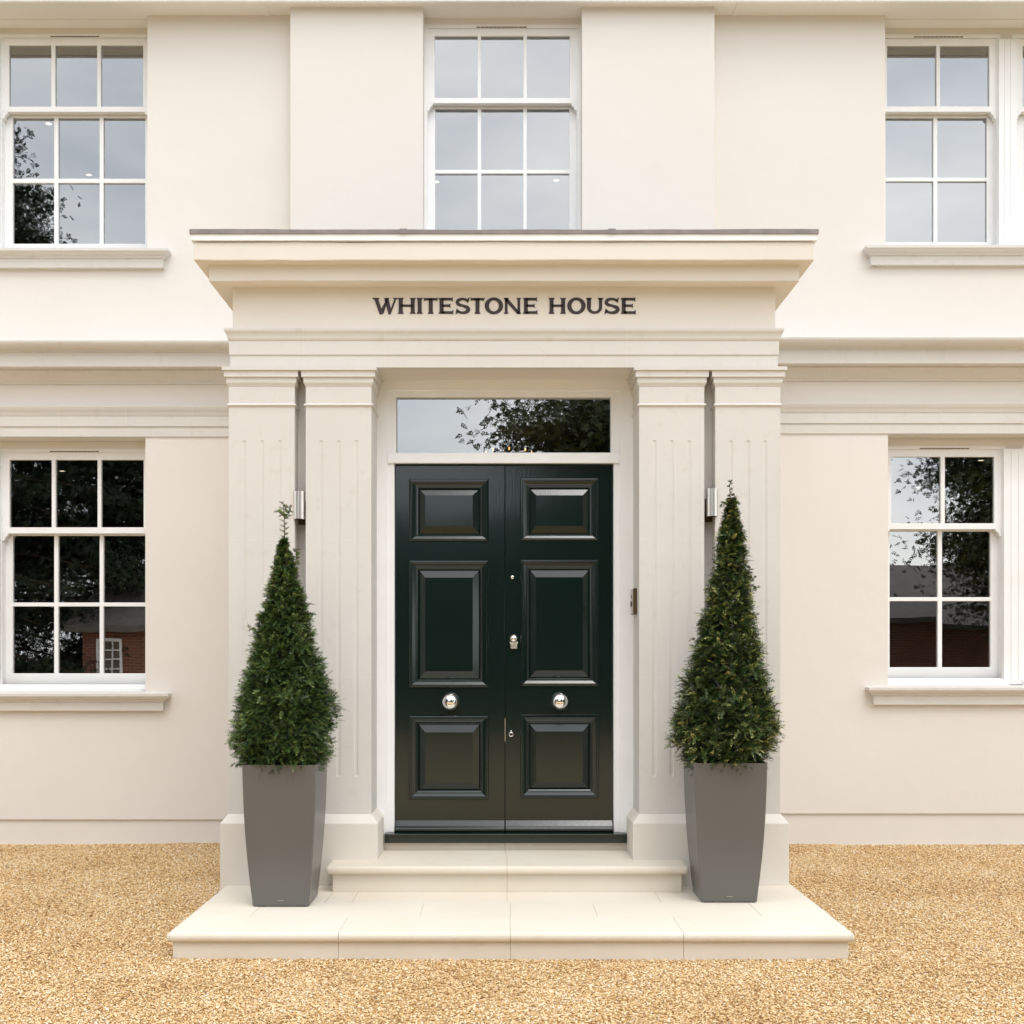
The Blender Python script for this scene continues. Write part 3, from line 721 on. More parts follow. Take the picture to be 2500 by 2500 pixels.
# ------------------------------------------------------------------ door frame, fanlight
DD = 7.222                                  # door face
xd0, xd1, xdm = X(964.2, DD), X(1496.8, DD), X(1232.9, DD)
zd1 = Z(1132.5, DD); zd0 = Z(2029, DD)
xg0, xg1, zg0, zg1 = X(968, 7.2), X(1491.3, 7.2), Z(1106, 7.2), Z(970.5, 7.2)
f_ = MB()
f_.grid_wall(xi_l-.03, xi_r+.03, ZU, zsoff+.004, DF_, DF_+.03, [(X(947, DF_), X(1512, DF_), zd0-.2, Z(955, DF_))])
f_.grid_wall(X(940, DF_), X(1519, DF_), ZU+.05, Z(948, DF_), DF_+.012, DF_+.1, [(xd0, xd1, 0, zd1), (xg0, xg1, zg0, zg1)])
df = f_.build('door_frame', M['white'], house, bev=.004)
f_ = MB(); f_.box(X(945.5, DF_), X(1514, DF_), DF_-.004, DF_+.011, Z(1131, DF_), Z(1107, DF_)); f_.build('transom_bar', M['white'], df, bev=.004)
f_ = MB(); f_.add([(xg0-.01, 7.222, zg0-.01), (xg1+.01, 7.222, zg0-.01), (xg1+.01, 7.222, zg1+.01), (xg0-.01, 7.222, zg1+.01)], [(0, 1, 2, 3)]); f_.build('fanlight', M['glass'], df, fixn=False)
f_ = MB(); zs0, zs1 = Z(2058.5, 7.125), Z(2036.5, 7.125); f_.extr_x(X(938.5, 7.125), X(1530.5, 7.125), [(7.125, zs0), (7.125, zs1), (7.24, zs1+.012), (7.24, zs0)])
f_.build('door_sill', M['door'], house, bev=.003)

# door leaves with bolection-moulded raised panels
def leaf(x0, x1, panels, label):
    holes = [(a, b_, z0, z1) for (a, b_, z0, z1), _, _ in panels]
    m_ = MB(); m_.grid_wall(x0, x1, zd0, zd1-.002, DD, DD+.045, holes); lf = m_.build('door', M['door'], house, bev=.0015); lf['label'] = label
    for (a, b_, z0, z1), bv, fl in panels:
        p = MB()
        rings = []   # nested rectangles: (inset fraction between outer and bevel edge, y)
        A = (a-.006, b_+.006, z0-.006, z1+.006)
        def rect(r_, y): return [(r_[0], y, r_[2]), (r_[1], y, r_[2]), (r_[1], y, r_[3]), (r_[0], y, r_[3])]
        def mixr(r0, r1, t): return tuple(r0[i]+(r1[i]-r0[i])*t for i in range(4))
        for t, y in ((0, DD+.001), (0, DD-.006), (.08, DD-.011), (.20, DD-.012), (.28, DD-.007), (.34, DD-.0072), (.52, DD-.002), (.66, DD+.002), (.70, DD+.0012), (.72, DD+.006), (.86, DD+.013), (.93, DD+.016), (1, DD+.024)):
            rings.append(rect(mixr(A, bv, t), y))
        rings.append(rect(fl, DD+.004)); 
        vs = [v_ for r_ in rings for v_ in r_]; n_ = len(rings)
        fs = [(i*4+k, i*4+(k+1) % 4, (i+1)*4+(k+1) % 4, (i+1)*4+k) for i in range(n_-1) for k in range(4)]+[tuple((n_-1)*4+k for k in range(4))]
        p.add(vs, fs); p.build('door_panel', M['door'], lf, fixn=False)
    # rain bar along the foot
    wb = MB(); zt, zb = Z(2002, DD), zd0+.002
    wb.extr_x(x0+.001, x1-.001, [(DD+.01, zt), (DD-.002, zt), (DD-.03, zt-.034), (DD-.046, zt-.042), (DD-.050, zt-.05), (DD-.050, zb+.006), (DD-.043, zb), (DD+.01, zb)])
    wb.build('weather_bar', M['door'], lf, bev=.002)
    return lf
def PR(x0, x1, y0, y1): return (X(x0, DD), X(x1, DD), Z(y1, DD), Z(y0, DD))
lp = [(PR(1001, 1191, 1172, 1320), PR(1022, 1171, 1192, 1303), PR(1038, 1154, 1209, 1285)),
      (PR(1001, 1191, 1370, 1676), PR(1022, 1171, 1391, 1658), PR(1038, 1154, 1410, 1639)),
      (PR(1001, 1191, 1749, 1949), PR(1022, 1171, 1769, 1930), PR(1038, 1154, 1788, 1912))]
rp = [(PR(1273, 1459, 1169, 1318), PR(1293, 1439, 1191, 1302), PR(1309, 1423, 1209, 1284)),
      (PR(1273, 1459, 1368, 1673), PR(1293, 1439, 1390, 1655), PR(1309, 1423, 1409, 1637)),
      (PR(1273, 1459, 1745, 1946), PR(1293, 1439, 1768, 1927), PR(1309, 1423, 1786, 1910))]
dl_ = leaf(xd0+.003, xdm-.0015, lp, 'left leaf of the dark green double door'); dr_ = leaf(xdm+.0015, xd1-.003, rp, 'right leaf of the dark green double door')
for px, py, lf in ((1098.5, 1713.5, dl_), (1368, 1712.5, dr_)):
    k_ = MB(); r_ = .0535; q = (X(px, 7.14), DD, Z(py, 7.14))
    prof = [(.034, 0), (.036, -.004), (.03, -.008), (.016, -.012), (.014, -.024)]
    for k in range(0, 15):
        t = R(160)-R(160)*k/14; prof.append((max(r_*math.sin(t), .0006), -.070-r_*.82*math.cos(t)))
    k_.lathe(prof, q, 'y', 40); k_.build('door_knob', M['chrome'], lf, fixn=True)
# small ironmongery on the right leaf
k_ = MB(); k_.lathe([(.0115, 0), (.0115, -.004), (.008, -.006), (.0008, -.0065)], (X(1250.8, DD), DD, Z(1409.5, DD)), 'y', 20); k_.build('spyhole', M['chrome'], dr_)
k_ = MB(); q = (X(1254, DD-.03), DD, Z(1559.5, DD-.03)); k_.lathe([(.026, 0), (.026, -.005), (.013, -.009), (.013, -.02)]+[(max(.0265*math.sin(R(150-10*k)), .0006), -.042-.0265*math.cos(R(150-10*k))) for k in range(16)], q, 'y', 28)
k_.build('latch_knob', M['chrome'], dr_)
k_ = MB(); k_.box(X(1246.5, DD), X(1262.5, DD), DD-.014, DD+.001, Z(1583.5, DD), Z(1568, DD)); k_.box(X(1244.5, DD), X(1264.5, DD), DD-.018, DD+.001, Z(1571.5, DD), Z(1567, DD)); k_.build('cylinder_lock', M['satin'], dr_, bev=.003)
k_ = MB(); q = (X(1247.8, DD), DD, Z(1793, DD))
for k in range(24):
    t0, t1 = 2*math.pi*k/24, 2*math.pi*(k+1)/24
    vs = []
    for t in (t0, t1):
        for r_, y in ((.009, 0), (.009, -.004), (.012, -.006), (.0155, -.004), (.0155, 0)): vs.append((q[0]+r_*math.cos(t), q[1]+y, q[2]+r_*math.sin(t)))
    k_.add(vs, [(i, i+1, i+6, i+5) for i in range(4)], 0, True)
k_.lathe([(.0055, 0), (.0055, -.005), (.0005, -.007)], (q[0], q[1], q[2]+.021), 'y', 12); k_.box(q[0]-.003, q[0]+.003, DD-.003, DD+.001, q[2]+.012, q[2]+.02)
k_.lathe([(.0085, 0), (.0085, -.0015)], q, 'y', 16, 1)
k_.build('keyhole', [M['chrome'], M['rubber']], dr_)
k_ = MB(); k_.box(xdm-.0012, xdm+.0026, DD-.0015, DD+.02, Z(1810, DD), Z(1754, DD)); k_.build('strike_plate', M['steel'], dr_)

# ------------------------------------------------------------------ stone steps
steps = empty('stone_steps', (0, 6.2, 0), 'two pale cream stone steps with rounded nosings leading up to the front door', 'steps')
def nosed_step(xl, xr, yf, yb, ztop, zbot, o, th, joints, name, mids):
    """riser block plus a course of nosing stones and flags behind; joints in px at the front"""
    rz = MB(); xs = [xl]+[X(j, yf) for j in joints]+[xr]
    for a, b_ in zip(xs[:-1], xs[1:]): rz.box(a+.0008, b_-.0008, yf, yb, zbot, ztop-th-.0015)
    rz.box(xl+.004, xr-.004, yf+.004, yb-.002, zbot, ztop-th, 1)
    st = rz.build(name, [M['step'], M['joint']], steps, bev=.002)
    td = MB(); cd = .34
    def prof(x0, x1, lret, rret):
        # bullnose front; returns at the open ends
        n_ = 8; pts = [(o*0+yf-o+th*.35-th*.35*math.sin(math.pi*k/n_), ztop-th/2+th/2*math.cos(math.pi*k/n_)) for k in range(n_+1)]
        td.extr_x(x0, x1, [(yf+cd, ztop), *pts, (yf+cd, ztop-th)])
    nl = xl-o+th*.3; nr = xr+o-th*.3
    xs2 = [nl]+[X(j, yf-o) for j in joints]+[nr]
    for a, b_ in zip(xs2[:-1], xs2[1:]): prof(a+.0009, b_-.0009, 0, 0)
    # rounded end returns running back
    for sgn, xe in ((-1, nl), (1, nr)):
        n_ = 8; vs = []
        for k in range(n_+1):
            t = math.pi*k/n_; dx = th*.35*math.sin(t); z = ztop-th/2+th/2*math.cos(t)
            vs += [(xe-sgn*.001, yf-o+th*.35, z), (xe+sgn*dx, yf-o+th*.35, z), (xe+sgn*dx, yb, z), (xe-sgn*.001, yb, z)]
            # quarter-round corner
        fs = []
        for k in range(n_):
            for q in range(3): fs.append((k*4+q, k*4+q+1, (k+1)*4+q+1, (k+1)*4+q))
        td.add(vs, fs, 0, False)
        # corner sphere-like quarter
        vs = []; m2 = 6
        for k in range(n_+1):
            t = math.pi*k/n_; r_ = th*.35*math.sin(t); z = ztop-th/2+th/2*math.cos(t)
            for q in range(m2+1):
                ph = math.pi/2*q/m2; vs.append((xe-sgn*.001+sgn*(r_*math.sin(ph)+.001), yf-o+th*.35-r_*math.cos(ph), z))
        td.add(vs, [(k*(m2+1)+q, k*(m2+1)+q+1, (k+1)*(m2+1)+q+1, (k+1)*(m2+1)+q) for k in range(n_) for q in range(m2)], 0, False)
    # flags behind the nosing course
    y0 = yf+cd
    for rowi, (ya, yc, cuts) in enumerate(mids):
        cs = [nl]+[X(*c_) if isinstance(c_, tuple) else c_ for c_ in cuts]+[nr]
        for a, b_ in zip(cs[:-1], cs[1:]): td.box(a+.0009, b_-.0009, ya+.0009, yc-.0009, ztop-th, ztop+random.uniform(-.0006, .0006))
    td.box(nl+.004, nr-.004, yf+.01, yb-.002, ztop-th+.002, ztop-.0035, 1)
    td.build('tread', [M['step'], M['joint']], st, bev=.0014, seg=1)
    return st
xl_, xr_ = X(421.5, 5.653), X(2072, 5.653)
nosed_step(xl_, xr_, 5.653, 6.99, ZP, -.05, .024, .046, (826, 1246, 1669), 'lower_step',
           [(5.993, 6.33, ((622, 6.1), (1028, 6.1), (1246, 6.1), (1455, 6.1), (1850, 6.1))), (6.33, 6.99, ((805, 6.5), (868, 6.5), (1238, 6.5), (1605, 6.5)))])
nosed_step(X(812, 6.625), X(1664.5, 6.625), 6.625, 7.168, ZU, ZP+.0004, .036, .046, (1238,), 'upper_step', [(6.965, 7.168, ((1234, 7.1),))])
th_ = MB(); th_.box(X(938.5, 7.165), xdm+.0-.001, 7.160, 7.28, ZU+.0005, zs0-.001); th_.box(xdm+.001, X(1530.5, 7.165), 7.160, 7.28, ZU+.0005, zs0-.001)
th_.build('threshold_stone', M['step'], steps, bev=.0015)

# ------------------------------------------------------------------ wall lights, entry panel
def wall_light(cx, cz, side, label):
    """side = which way the arm block shows"""
    t = empty('wall_light', (cx, DG, cz), label, 'wall light', 'up and down lights between the pillars')
    y = 6.862; r_ = .0345; h = .083
    b_ = MB()
    for za, zb in ((-h, -.0515), (-.049, .039), (.0415, h)): b_.lathe([(r_, za), (r_, zb)], (cx, y, cz), 'z', 48)
    b_.lathe([(r_-.002, -h+.002), (r_-.002, h-.002)], (cx, y, cz), 'z', 48)
    b_.build('body', M['steel'], t)
    for sg in (-1, 1):
        b_ = MB(); b_.lathe([(r_-.005, sg*(h-.001)), (r_-.005, sg*(h+.0008))], (cx, y, cz), 'z', 32); b_.build('lens', M['rubber'], t)
    b_ = MB(); b_.box(cx-.02+side*.012, cx+.02+side*.012, 6.885, DG+.001, cz-.06, cz+.03); b_.build('bracket', M['darkmetal'], t, bev=.003)
    b_ = MB(); b_.box(cx-.028+side*.008, cx+.028+side*.008, DG-.03, DG+.001, cz-.105, cz-.062); b_.build('junction_box', M['darkmetal'], t, bev=.003)
wall_light(X(730.5, 6.862), Z(1234, 6.862), 1, 'brushed steel cylinder light in the gap between the two left pillars')
wall_light(X(1738.5, 6.862), Z(1227, 6.862), -1, 'brushed steel cylinder light in the gap between the two right pillars')
t = empty('entry_panel', (xi_r, 7.03, Z(1470, 7.0)), 'narrow metal bell panel with round button on the stone reveal right of the door', 'door bell')
b_ = MB(); b_.box(xi_r-.022, xi_r+.0, 6.955, 7.10, Z(1500, 7.0), Z(1437, 7.0)); b_.build('back_box', M['darkmetal'], t, bev=.003)
b_ = MB(); b_.box(xi_r-.026, xi_r-.0222, 6.962, 7.093, Z(1498, 7.0), Z(1439, 7.0)); b_.build('face_plate', M['steel'], t, bev=.0015)
b_ = MB(); b_.lathe([(.017, 0), (.017, -.004), (.012, -.006)], (xi_r-.0262, 7.03, Z(1474, 7.0)), 'x', 20); b_.lathe([(.011, 0), (.011, -.002)], (xi_r-.0262, 7.03, Z(1456, 7.0)), 'x', 16); b_.build('button', M['rubber'], t)

# ------------------------------------------------------------------ planters
def planter(cx, yf, label):
    T, B, H = .200, .1525, .775
    cy = yf+T
    t = empty('planter', (cx, cy, ZP), label, 'planter', 'tall tapered planters beside the steps')
    m_ = MB(); rings = []; n_ = 12
    for i in range(n_+1):
        s_ = i/n_; hw = B+(T-B)*s_+.010*math.sin(math.pi*s_); rings.append((hw, ZP+.006+(H-.006)*s_))
    rings += [(T-.008, ZP+H), (T-.010, ZP+H-.05)]
    vs = []; c_ = .006
    for hw, z in rings:
        # square with tiny chamfered corners
        for (sx0, sy0, ox, oy) in ((-1, -1, 1, 0), (1, -1, -1, 0), (1, -1, 0, 1), (1, 1, 0, -1), (1, 1, -1, 0), (-1, 1, 1, 0), (-1, 1, 0, -1), (-1, -1, 0, 1)):
            vs.append((cx+sx0*hw+ox*c_, cy+sy0*hw+oy*c_, z))
    fs = [(i*8+k, i*8+(k+1) % 8, (i+1)*8+(k+1) % 8, (i+1)*8+k) for i in range(len(rings)-1) for k in range(8)]
    fs.append(list(range(8)))
    m_.add(vs, fs, 0, False)
    me_ = m_.build('body', M['planter'], t)
    for p in me_.data.polygons: p.use_smooth = False
    s_ = MB(); s_.box(cx-T+.011, cx+T-.011, cy-T+.011, cy+T-.011, ZP+H-.07, ZP+H-.045); s_.build('soil', M['soil'], t)
    for i in (-1, 1):
        for j in (-1, 1): s_ = MB(); s_.box(cx+i*.11-.03, cx+i*.11+.03, cy+j*.125-.02, cy+j*.125+.02, ZP+.0005, ZP+.0075); s_.build('foot', M['rubber'], t)
    s_ = MB(); x_ = cx-.014; zz_ = ZP+.036; yy = cy-B-.0042
    for k in range(7):
        w_ = .0034; s_.box(x_, x_+w_, yy-.0006, yy+.003, zz_-.0011, zz_+.0011+.0006*(k % 2)); x_ += w_+.0012
    s_.build('maker_mark', M['steel'], t)
    return t, cx, cy, ZP+H
PL = planter((X(591, 6.18)+X(771, 6.18))/2, 6.18, 'charcoal tapered square planter left of the front door steps, holding the broader conifer')
PRt = planter((X(1695.3, 6.285)+X(1875, 6.285))/2, 6.285, 'charcoal tapered square planter right of the front door steps, holding the taller slimmer yew')

# ------------------------------------------------------------------ potted conifers
def foliage_mesh(name, pos, dirs, ups, lens, tints, m_, parent, needles=9, nl=.015, nw=.0028, droop=.35, stemw=.0014, spread=60):
    """sprigs: a thin stem with paired flat needles; one mesh"""
    n = len(pos); V = []; Fc = []; T = []
    d = dirs/np.linalg.norm(dirs, axis=1, keepdims=True)
    s = np.cross(d, ups); s /= np.linalg.norm(s, axis=1, keepdims=True)+1e-9
    u = np.cross(s, d)
    allv = []; tint = []
    sa, ca = math.sin(R(spread)), math.cos(R(spread))
    def pt(t):   # curved stem
        return pos+d*(lens*t)[:, None]-u*(droop*lens*t*t)[:, None]
    # stem quads (2 segments)
    for a, b in ((0, .5), (.5, 1)):
        p0, p1 = pt(np.full(n, a)), pt(np.full(n, b))
        allv.append(np.stack([p0-s*stemw, p0+s*stemw, p1+s*stemw*.7, p1-s*stemw*.7], 1)); tint.append(tints*.6)
    for k in range(needles):
        t = (k+.6)/needles
        for sg in (-1, 1):
            tt = np.clip(np.full(n, t)+rng.uniform(-.04, .04, n), 0, 1)
            p0 = pt(tt); L_ = nl*(1-.45*t)*rng.uniform(.75, 1.25, n)
            dirn = d*ca+s*sg*sa+u*rng.uniform(-.25, .35, n)[:, None]
            dirn /= np.linalg.norm(dirn, axis=1, keepdims=True)
            wv = np.cross(dirn, u); wv /= np.linalg.norm(wv, axis=1, keepdims=True)+1e-9
            wv = wv*rng.uniform(.75, 1.2, n)[:, None]*nw*.5
            mid = p0+dirn*(L_*.55)[:, None]; tip = p0+dirn*L_[:, None]-u*(L_*.15)[:, None]
            allv.append(np.stack([p0, mid+wv, tip, mid-wv], 1)); tint.append(np.clip(tints+.25*(t-.5), 0, 1))
    # tip needle
    p0 = pt(np.full(n, .95)); tip = p0+d*nl*.8-u*nl*.2; mid = (p0+tip)/2
    allv.append(np.stack([p0, mid+s*nw*.5, tip, mid-s*nw*.5], 1)); tint.append(np.clip(tints+.2, 0, 1))
    A = np.concatenate(allv, 0).reshape(-1, 3); Tn = np.repeat(np.concatenate(tint), 4)
    nq = len(A)//4
    me = bpy.data.meshes.new(name); me.vertices.add(len(A)); me.vertices.foreach_set('co', A.astype(np.float32).ravel())
    me.loops.add(nq*4); me.loops.foreach_set('vertex_index', np.arange(nq*4, dtype=np.int32))
    me.polygons.add(nq); me.polygons.foreach_set('loop_start', np.arange(0, nq*4, 4, dtype=np.int32)); me.polygons.foreach_set('loop_total', np.full(nq, 4, dtype=np.int32))
    at = me.attributes.new('tint', 'FLOAT', 'POINT'); at.data.foreach_set('value', Tn.astype(np.float32))
    me.materials.append(m_); me.update(calc_edges=True); me.validate()
    ob = bpy.data.objects.new(name, me); scene.collection.objects.link(ob)
    if parent is not None: ob.parent = parent; ob.matrix_parent_inverse = parent_inv(parent)
    return ob

def topiary(base, prof, name, label, m_, count, tipfrac, seed, sprig=(.035, .06), asym=0, leader=None, extras=()):
    """prof: [(z above soil, centre x offset, radius)] ascending"""
    global rng
    rng = np.random.default_rng(seed); rd = random.Random(seed)
    bx, by_, bz = base
    t = empty(name, (bx, by_, bz), label, 'potted tree', None)
    zs = np.array([p[0] for p in prof]); cs = np.array([p[1] for p in prof]); rs = np.array([p[2] for p in prof])
    # trunk and inner branches
    top = leader[-1]
    tr = MB(); pts = [(bx, by_, bz-.03)]+[(bx+np.interp(z, zs, cs), by_, bz+z) for z in np.linspace(.1, zs[-1], 7)]+[(bx+p[0], by_, bz+p[1]) for p in leader]
    rad = list(np.linspace(.017, .004, len(pts)-len(leader)))+list(np.linspace(.0032, .0016, len(leader)))
    tr.tube(pts, rad, 7)
    for k in range(150):
        z = rd.uniform(.02, zs[-1]*.95); r_ = np.interp(z, zs, rs); a = rd.uniform(0, 2*math.pi); cx = bx+np.interp(z*.9, zs, cs)
        p0 = Vector((cx, by_, bz+z*.88)); p2 = Vector((cx+math.cos(a)*r_*.9, by_+math.sin(a)*r_*.9, bz+z+.05)); p1 = (p0+p2)/2+Vector((0, 0, .01))
        tr.tube([p0, p1, p2], [.0035, .0024, .0012], 4)
    for pts_ in extras: tr.tube([(bx+a, by_+rd.uniform(-.02, .02), bz+c_) for a, c_ in pts_], [.0022]*(len(pts_)-1)+[.001], 4)
    tr.build('trunk', M['bark'], t)
    # sprigs: area-weighted in height, most near the surface, the rest inside
    zz = np.linspace(0, zs[-1], 400); w_ = np.interp(zz, zs, rs)+.02; cdf = np.cumsum(w_); cdf /= cdf[-1]
    z = np.interp(rng.random(count), cdf, zz); a = rng.uniform(0, 2*math.pi, count)
    r_ = np.interp(z, zs, rs)
    # lumpy outline: clumps and hollows
    lump = np.array([mnoise.noise(Vector((math.cos(q)*2.2, math.sin(q)*2.2, h*9+seed))) for q, h in zip(a, z)])
    fine = np.array([mnoise.noise(Vector((math.cos(q)*5, math.sin(q)*5, h*24+seed*2))) for q, h in zip(a, z)])
    f = np.where(rng.random(count) < .66, rng.uniform(.82, 1.0, count), np.sqrt(rng.uniform(.2, .75, count)))
    # deeper hollows carry fewer outer sprigs
    rr_ = (r_*.985+.002)*(1+.25*lump+.17*fine)*f*np.where(rng.random(count) < .03, rng.uniform(1.05, 1.16, count), 1)
    keep = ~((fine < -.16) & (f > .80)) 
    L_ = rng.uniform(sprig[0], sprig[1], count)*np.clip(.35+r_/.2, .4, 1.15)
    base_r = np.clip(rr_-L_*.65, 0.002, None)
    cx = bx+np.interp(z, zs, cs)
    pos = np.stack([cx+np.cos(a)*base_r, by_+np.sin(a)*base_r, bz+z], 1)
    el = rng.normal(.35, .5, count)+np.where(z < .07, .15, 0)
    aa = a+rng.normal(0, .8, count)
    d = np.stack([np.cos(aa)*np.cos(el), np.sin(aa)*np.cos(el), np.sin(el)], 1)
    ups = np.tile(np.array([[0, 0, 1.]]), (count, 1))+rng.normal(0, .45, (count, 3))
    tint = np.clip(rng.beta(1.6, 3.2, count)+.12*lump, 0, .75)
    fresh = (rng.random(count) < tipfrac) & (f > .9)
    tint = np.where(fresh, rng.uniform(.8, 1, count), tint)
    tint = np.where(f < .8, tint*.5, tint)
    pos, d, ups, L_, tint = pos[keep], d[keep], ups[keep], L_[keep], tint[keep]
    # sprigs along the leader and the stray shoots
    ep, ed, el_, et = [], [], [], []
    lines = [[(p[0], p[1]) for p in leader]]+[list(e_) for e_ in extras]
    for li, ln in enumerate(lines):
        for i in range(len(ln)-1):
            (xa_, za_), (xb_, zb_) = ln[i], ln[i+1]
            seg_n = max(2, int(math.hypot(xb_-xa_, zb_-za_)/(.013 if li == 0 else .009)))
            for k in range(seg_n):
                q = k/seg_n; sgn = 1 if k % 2 else -1; pz = rd.uniform(-.5, .5)
                ep.append((bx+xa_+(xb_-xa_)*q, by_, bz+za_+(zb_-za_)*q)); tv = Vector((xb_-xa_, 0, zb_-za_)).normalized()
                dv = tv*.75+Vector((-tv.z*sgn, pz, tv.x*sgn))*.75+Vector((0, 0, .15)); ed.append(tuple(dv)); el_.append(rd.uniform(.012, .026)*(.8 if li else leaderlen)); et.append(rd.uniform(.35, .8))
    pos = np.concatenate([pos, np.array(ep)]); d = np.concatenate([d, np.array(ed)]); L_ = np.concatenate([L_, np.array(el_)]); tint = np.concatenate([tint, np.array(et)])
    ups = np.concatenate([ups, np.tile(np.array([[0, .3, 1.]]), (len(ep), 1))])
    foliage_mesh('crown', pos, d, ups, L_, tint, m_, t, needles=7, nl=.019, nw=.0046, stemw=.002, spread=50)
    return t
leaderlen = 1.0
def conv(rows, D, xc, zb):
    """(py, left px, right px) outline -> profile above the soil"""
    out = []
    for py, a, b_ in rows:
        z = Z(py, D)-zb; out.append((z, (X(a, D)+X(b_, D))/2-xc, max((X(b_, D)-X(a, D))/2, .004)))
    return sorted(out)
K = 2500/1932
def sc_(rows): return [(y*K, a*K, b_*K) for y, a, b_ in rows]
zb_l = PL[3]-.045
rows = sc_([(1446, 470, 606), (1425, 446, 622), (1400, 441, 628), (1372, 442, 630), (1340, 448, 629), (1300, 457, 621), (1260, 467, 609), (1215, 478, 596), (1170, 491, 585), (1130, 503, 574), (1090, 513, 561), (1060, 519, 553), (1035, 525, 543), (1018, 531, 540)])
pf = conv(rows, PL[2], PL[1], zb_l); pf[0] = (-.01, pf[0][1], pf[0][2])
def pp(x, y, PLx): return (X(x*K, PLx[2])-PLx[1], Z(y*K, PLx[2])-(PLx[3]-.045))
ld = [pp(537, 1030, PL), pp(537, 1000, PL), pp(536, 975, PL), pp(535, 957, PL), pp(534, 945, PL)]
ex = [[pp(536, 975, PL), pp(528, 968, PL), pp(522, 962, PL)], [pp(537, 978, PL), pp(546, 966, PL), pp(550, 961, PL)], [pp(537, 962, PL), pp(543, 957, PL), pp(549, 957, PL)],
      [pp(552, 1085, PL), pp(560, 1062, PL), pp(558, 1045, PL), pp(561, 1035, PL)], [pp(490, 1200, PL), pp(478, 1190, PL), pp(468, 1184, PL)], [pp(455, 1425, PL), pp(442, 1415, PL), pp(433, 1407, PL)],
      [pp(460, 1440, PL), pp(445, 1442, PL), pp(436, 1441, PL)], [pp(612, 1380, PL), pp(625, 1398, PL), pp(632, 1402, PL)], [pp(600, 1430, PL), pp(612, 1436, PL), pp(619, 1441, PL)]]
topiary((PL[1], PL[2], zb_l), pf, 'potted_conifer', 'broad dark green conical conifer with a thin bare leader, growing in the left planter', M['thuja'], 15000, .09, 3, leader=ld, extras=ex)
zb_r = PRt[3]-.045
rows = sc_([(1440, 1300, 1438), (1420, 1282, 1452), (1395, 1274, 1463), (1365, 1272, 1466), (1335, 1277, 1460), (1305, 1284, 1453), (1270, 1293, 1446), (1240, 1302, 1438), (1205, 1314, 1430), (1170, 1325, 1424), (1140, 1333, 1418), (1105, 1339, 1415), (1070, 1345, 1411), (1035, 1351, 1407), (1000, 1358, 1402), (975, 1366, 1394), (955, 1371, 1389), (940, 1376, 1383)])
pf = conv(rows, PRt[2], PRt[1], zb_r); pf[0] = (-.01, pf[0][1], pf[0][2])
ld = [pp(1379, 960, PRt), pp(1378, 942, PRt), pp(1377, 925, PRt), pp(1377, 913, PRt), pp(1380, 908, PRt)]
ex = [[pp(1383, 955, PRt), pp(1385, 940, PRt), pp(1385, 932, PRt)], [pp(1378, 955, PRt), pp(1366, 951, PRt), pp(1360, 951, PRt)], [pp(1385, 950, PRt), pp(1394, 947, PRt)],
      [pp(1408, 1110, PRt), pp(1424, 1105, PRt), pp(1430, 1110, PRt)], [pp(1408, 1100, PRt), pp(1418, 1090, PRt), pp(1426, 1090, PRt)], [pp(1412, 1100, PRt), pp(1414, 1082, PRt), pp(1416, 1070, PRt)],
      [pp(1345, 1110, PRt), pp(1334, 1113, PRt), pp(1329, 1116, PRt)], [pp(1412, 1170, PRt), pp(1424, 1160, PRt), pp(1430, 1160, PRt)], [pp(1452, 1400, PRt), pp(1466, 1398, PRt), pp(1474, 1402, PRt)],
      [pp(1400, 1436, PRt), pp(1405, 1446, PRt), pp(1411, 1452, PRt)], [pp(1330, 1434, PRt), pp(1332, 1442, PRt)], [pp(1310, 1208, PRt), pp(1302, 1204, PRt)]]
leaderlen = .55
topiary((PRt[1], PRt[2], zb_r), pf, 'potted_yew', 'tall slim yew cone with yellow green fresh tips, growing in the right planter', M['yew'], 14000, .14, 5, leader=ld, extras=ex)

# ------------------------------------------------------------------ lamps seen through the glass
def downlight(px, py, d, label):
    t = empty('downlight', (X(px, d), d, Z(py, d)), label, 'ceiling light', 'small lit ceiling lights inside the rooms')
    b_ = MB(); x, z = X(px, d), Z(py, d)
    b_.lathe([(.034, .0), (.034, -.006), (.027, -.006), (.027, -.002)], (x, d, z), 'z', 24); b_.build('rim', M['white'], t)
    b_ = MB(); b_.lathe([(.026, -.004), (.026, -.0035)], (x, d, z), 'z', 24); b_.build('lens', M['spot'], t)
def dl_at(px, py, zc, label): downlight(px, py, (zc-CAMH)*F/(1610-py), label)
zc = ZS-.035
dl_at(119, 301, zc, 'small lit ceiling spot seen in the upper left window, nearer the top')
dl_at(217, 426, zc, 'small lit ceiling spot seen in the upper left window, lower down')
dl_at(1358, 439, zc, 'small lit ceiling spot seen in the upper centre window, right pane')
dl_at(1065, 443, zc, 'small lit ceiling spot seen in the upper centre window, left pane')
dl_at(152, 1149, 3.345, 'small lit ceiling spot seen in the lower left window')
dl_at(2243, 1190, 3.345, 'small lit ceiling spot seen in the lower right window, left pane')
dl_at(2395, 1123, 3.345, 'small lit ceiling spot seen in the lower right window, top right pane')
ch = empty('chandelier', (.05, 9.6, CAMH+1.9), 'warm lit chandelier glimpsed through the glass above the front door', 'chandelier')
b_ = MB(); b_.tube([(.05, 9.6, CAMH+1.9), (.05, 9.6, CAMH+1.72)], [.006, .006], 6)
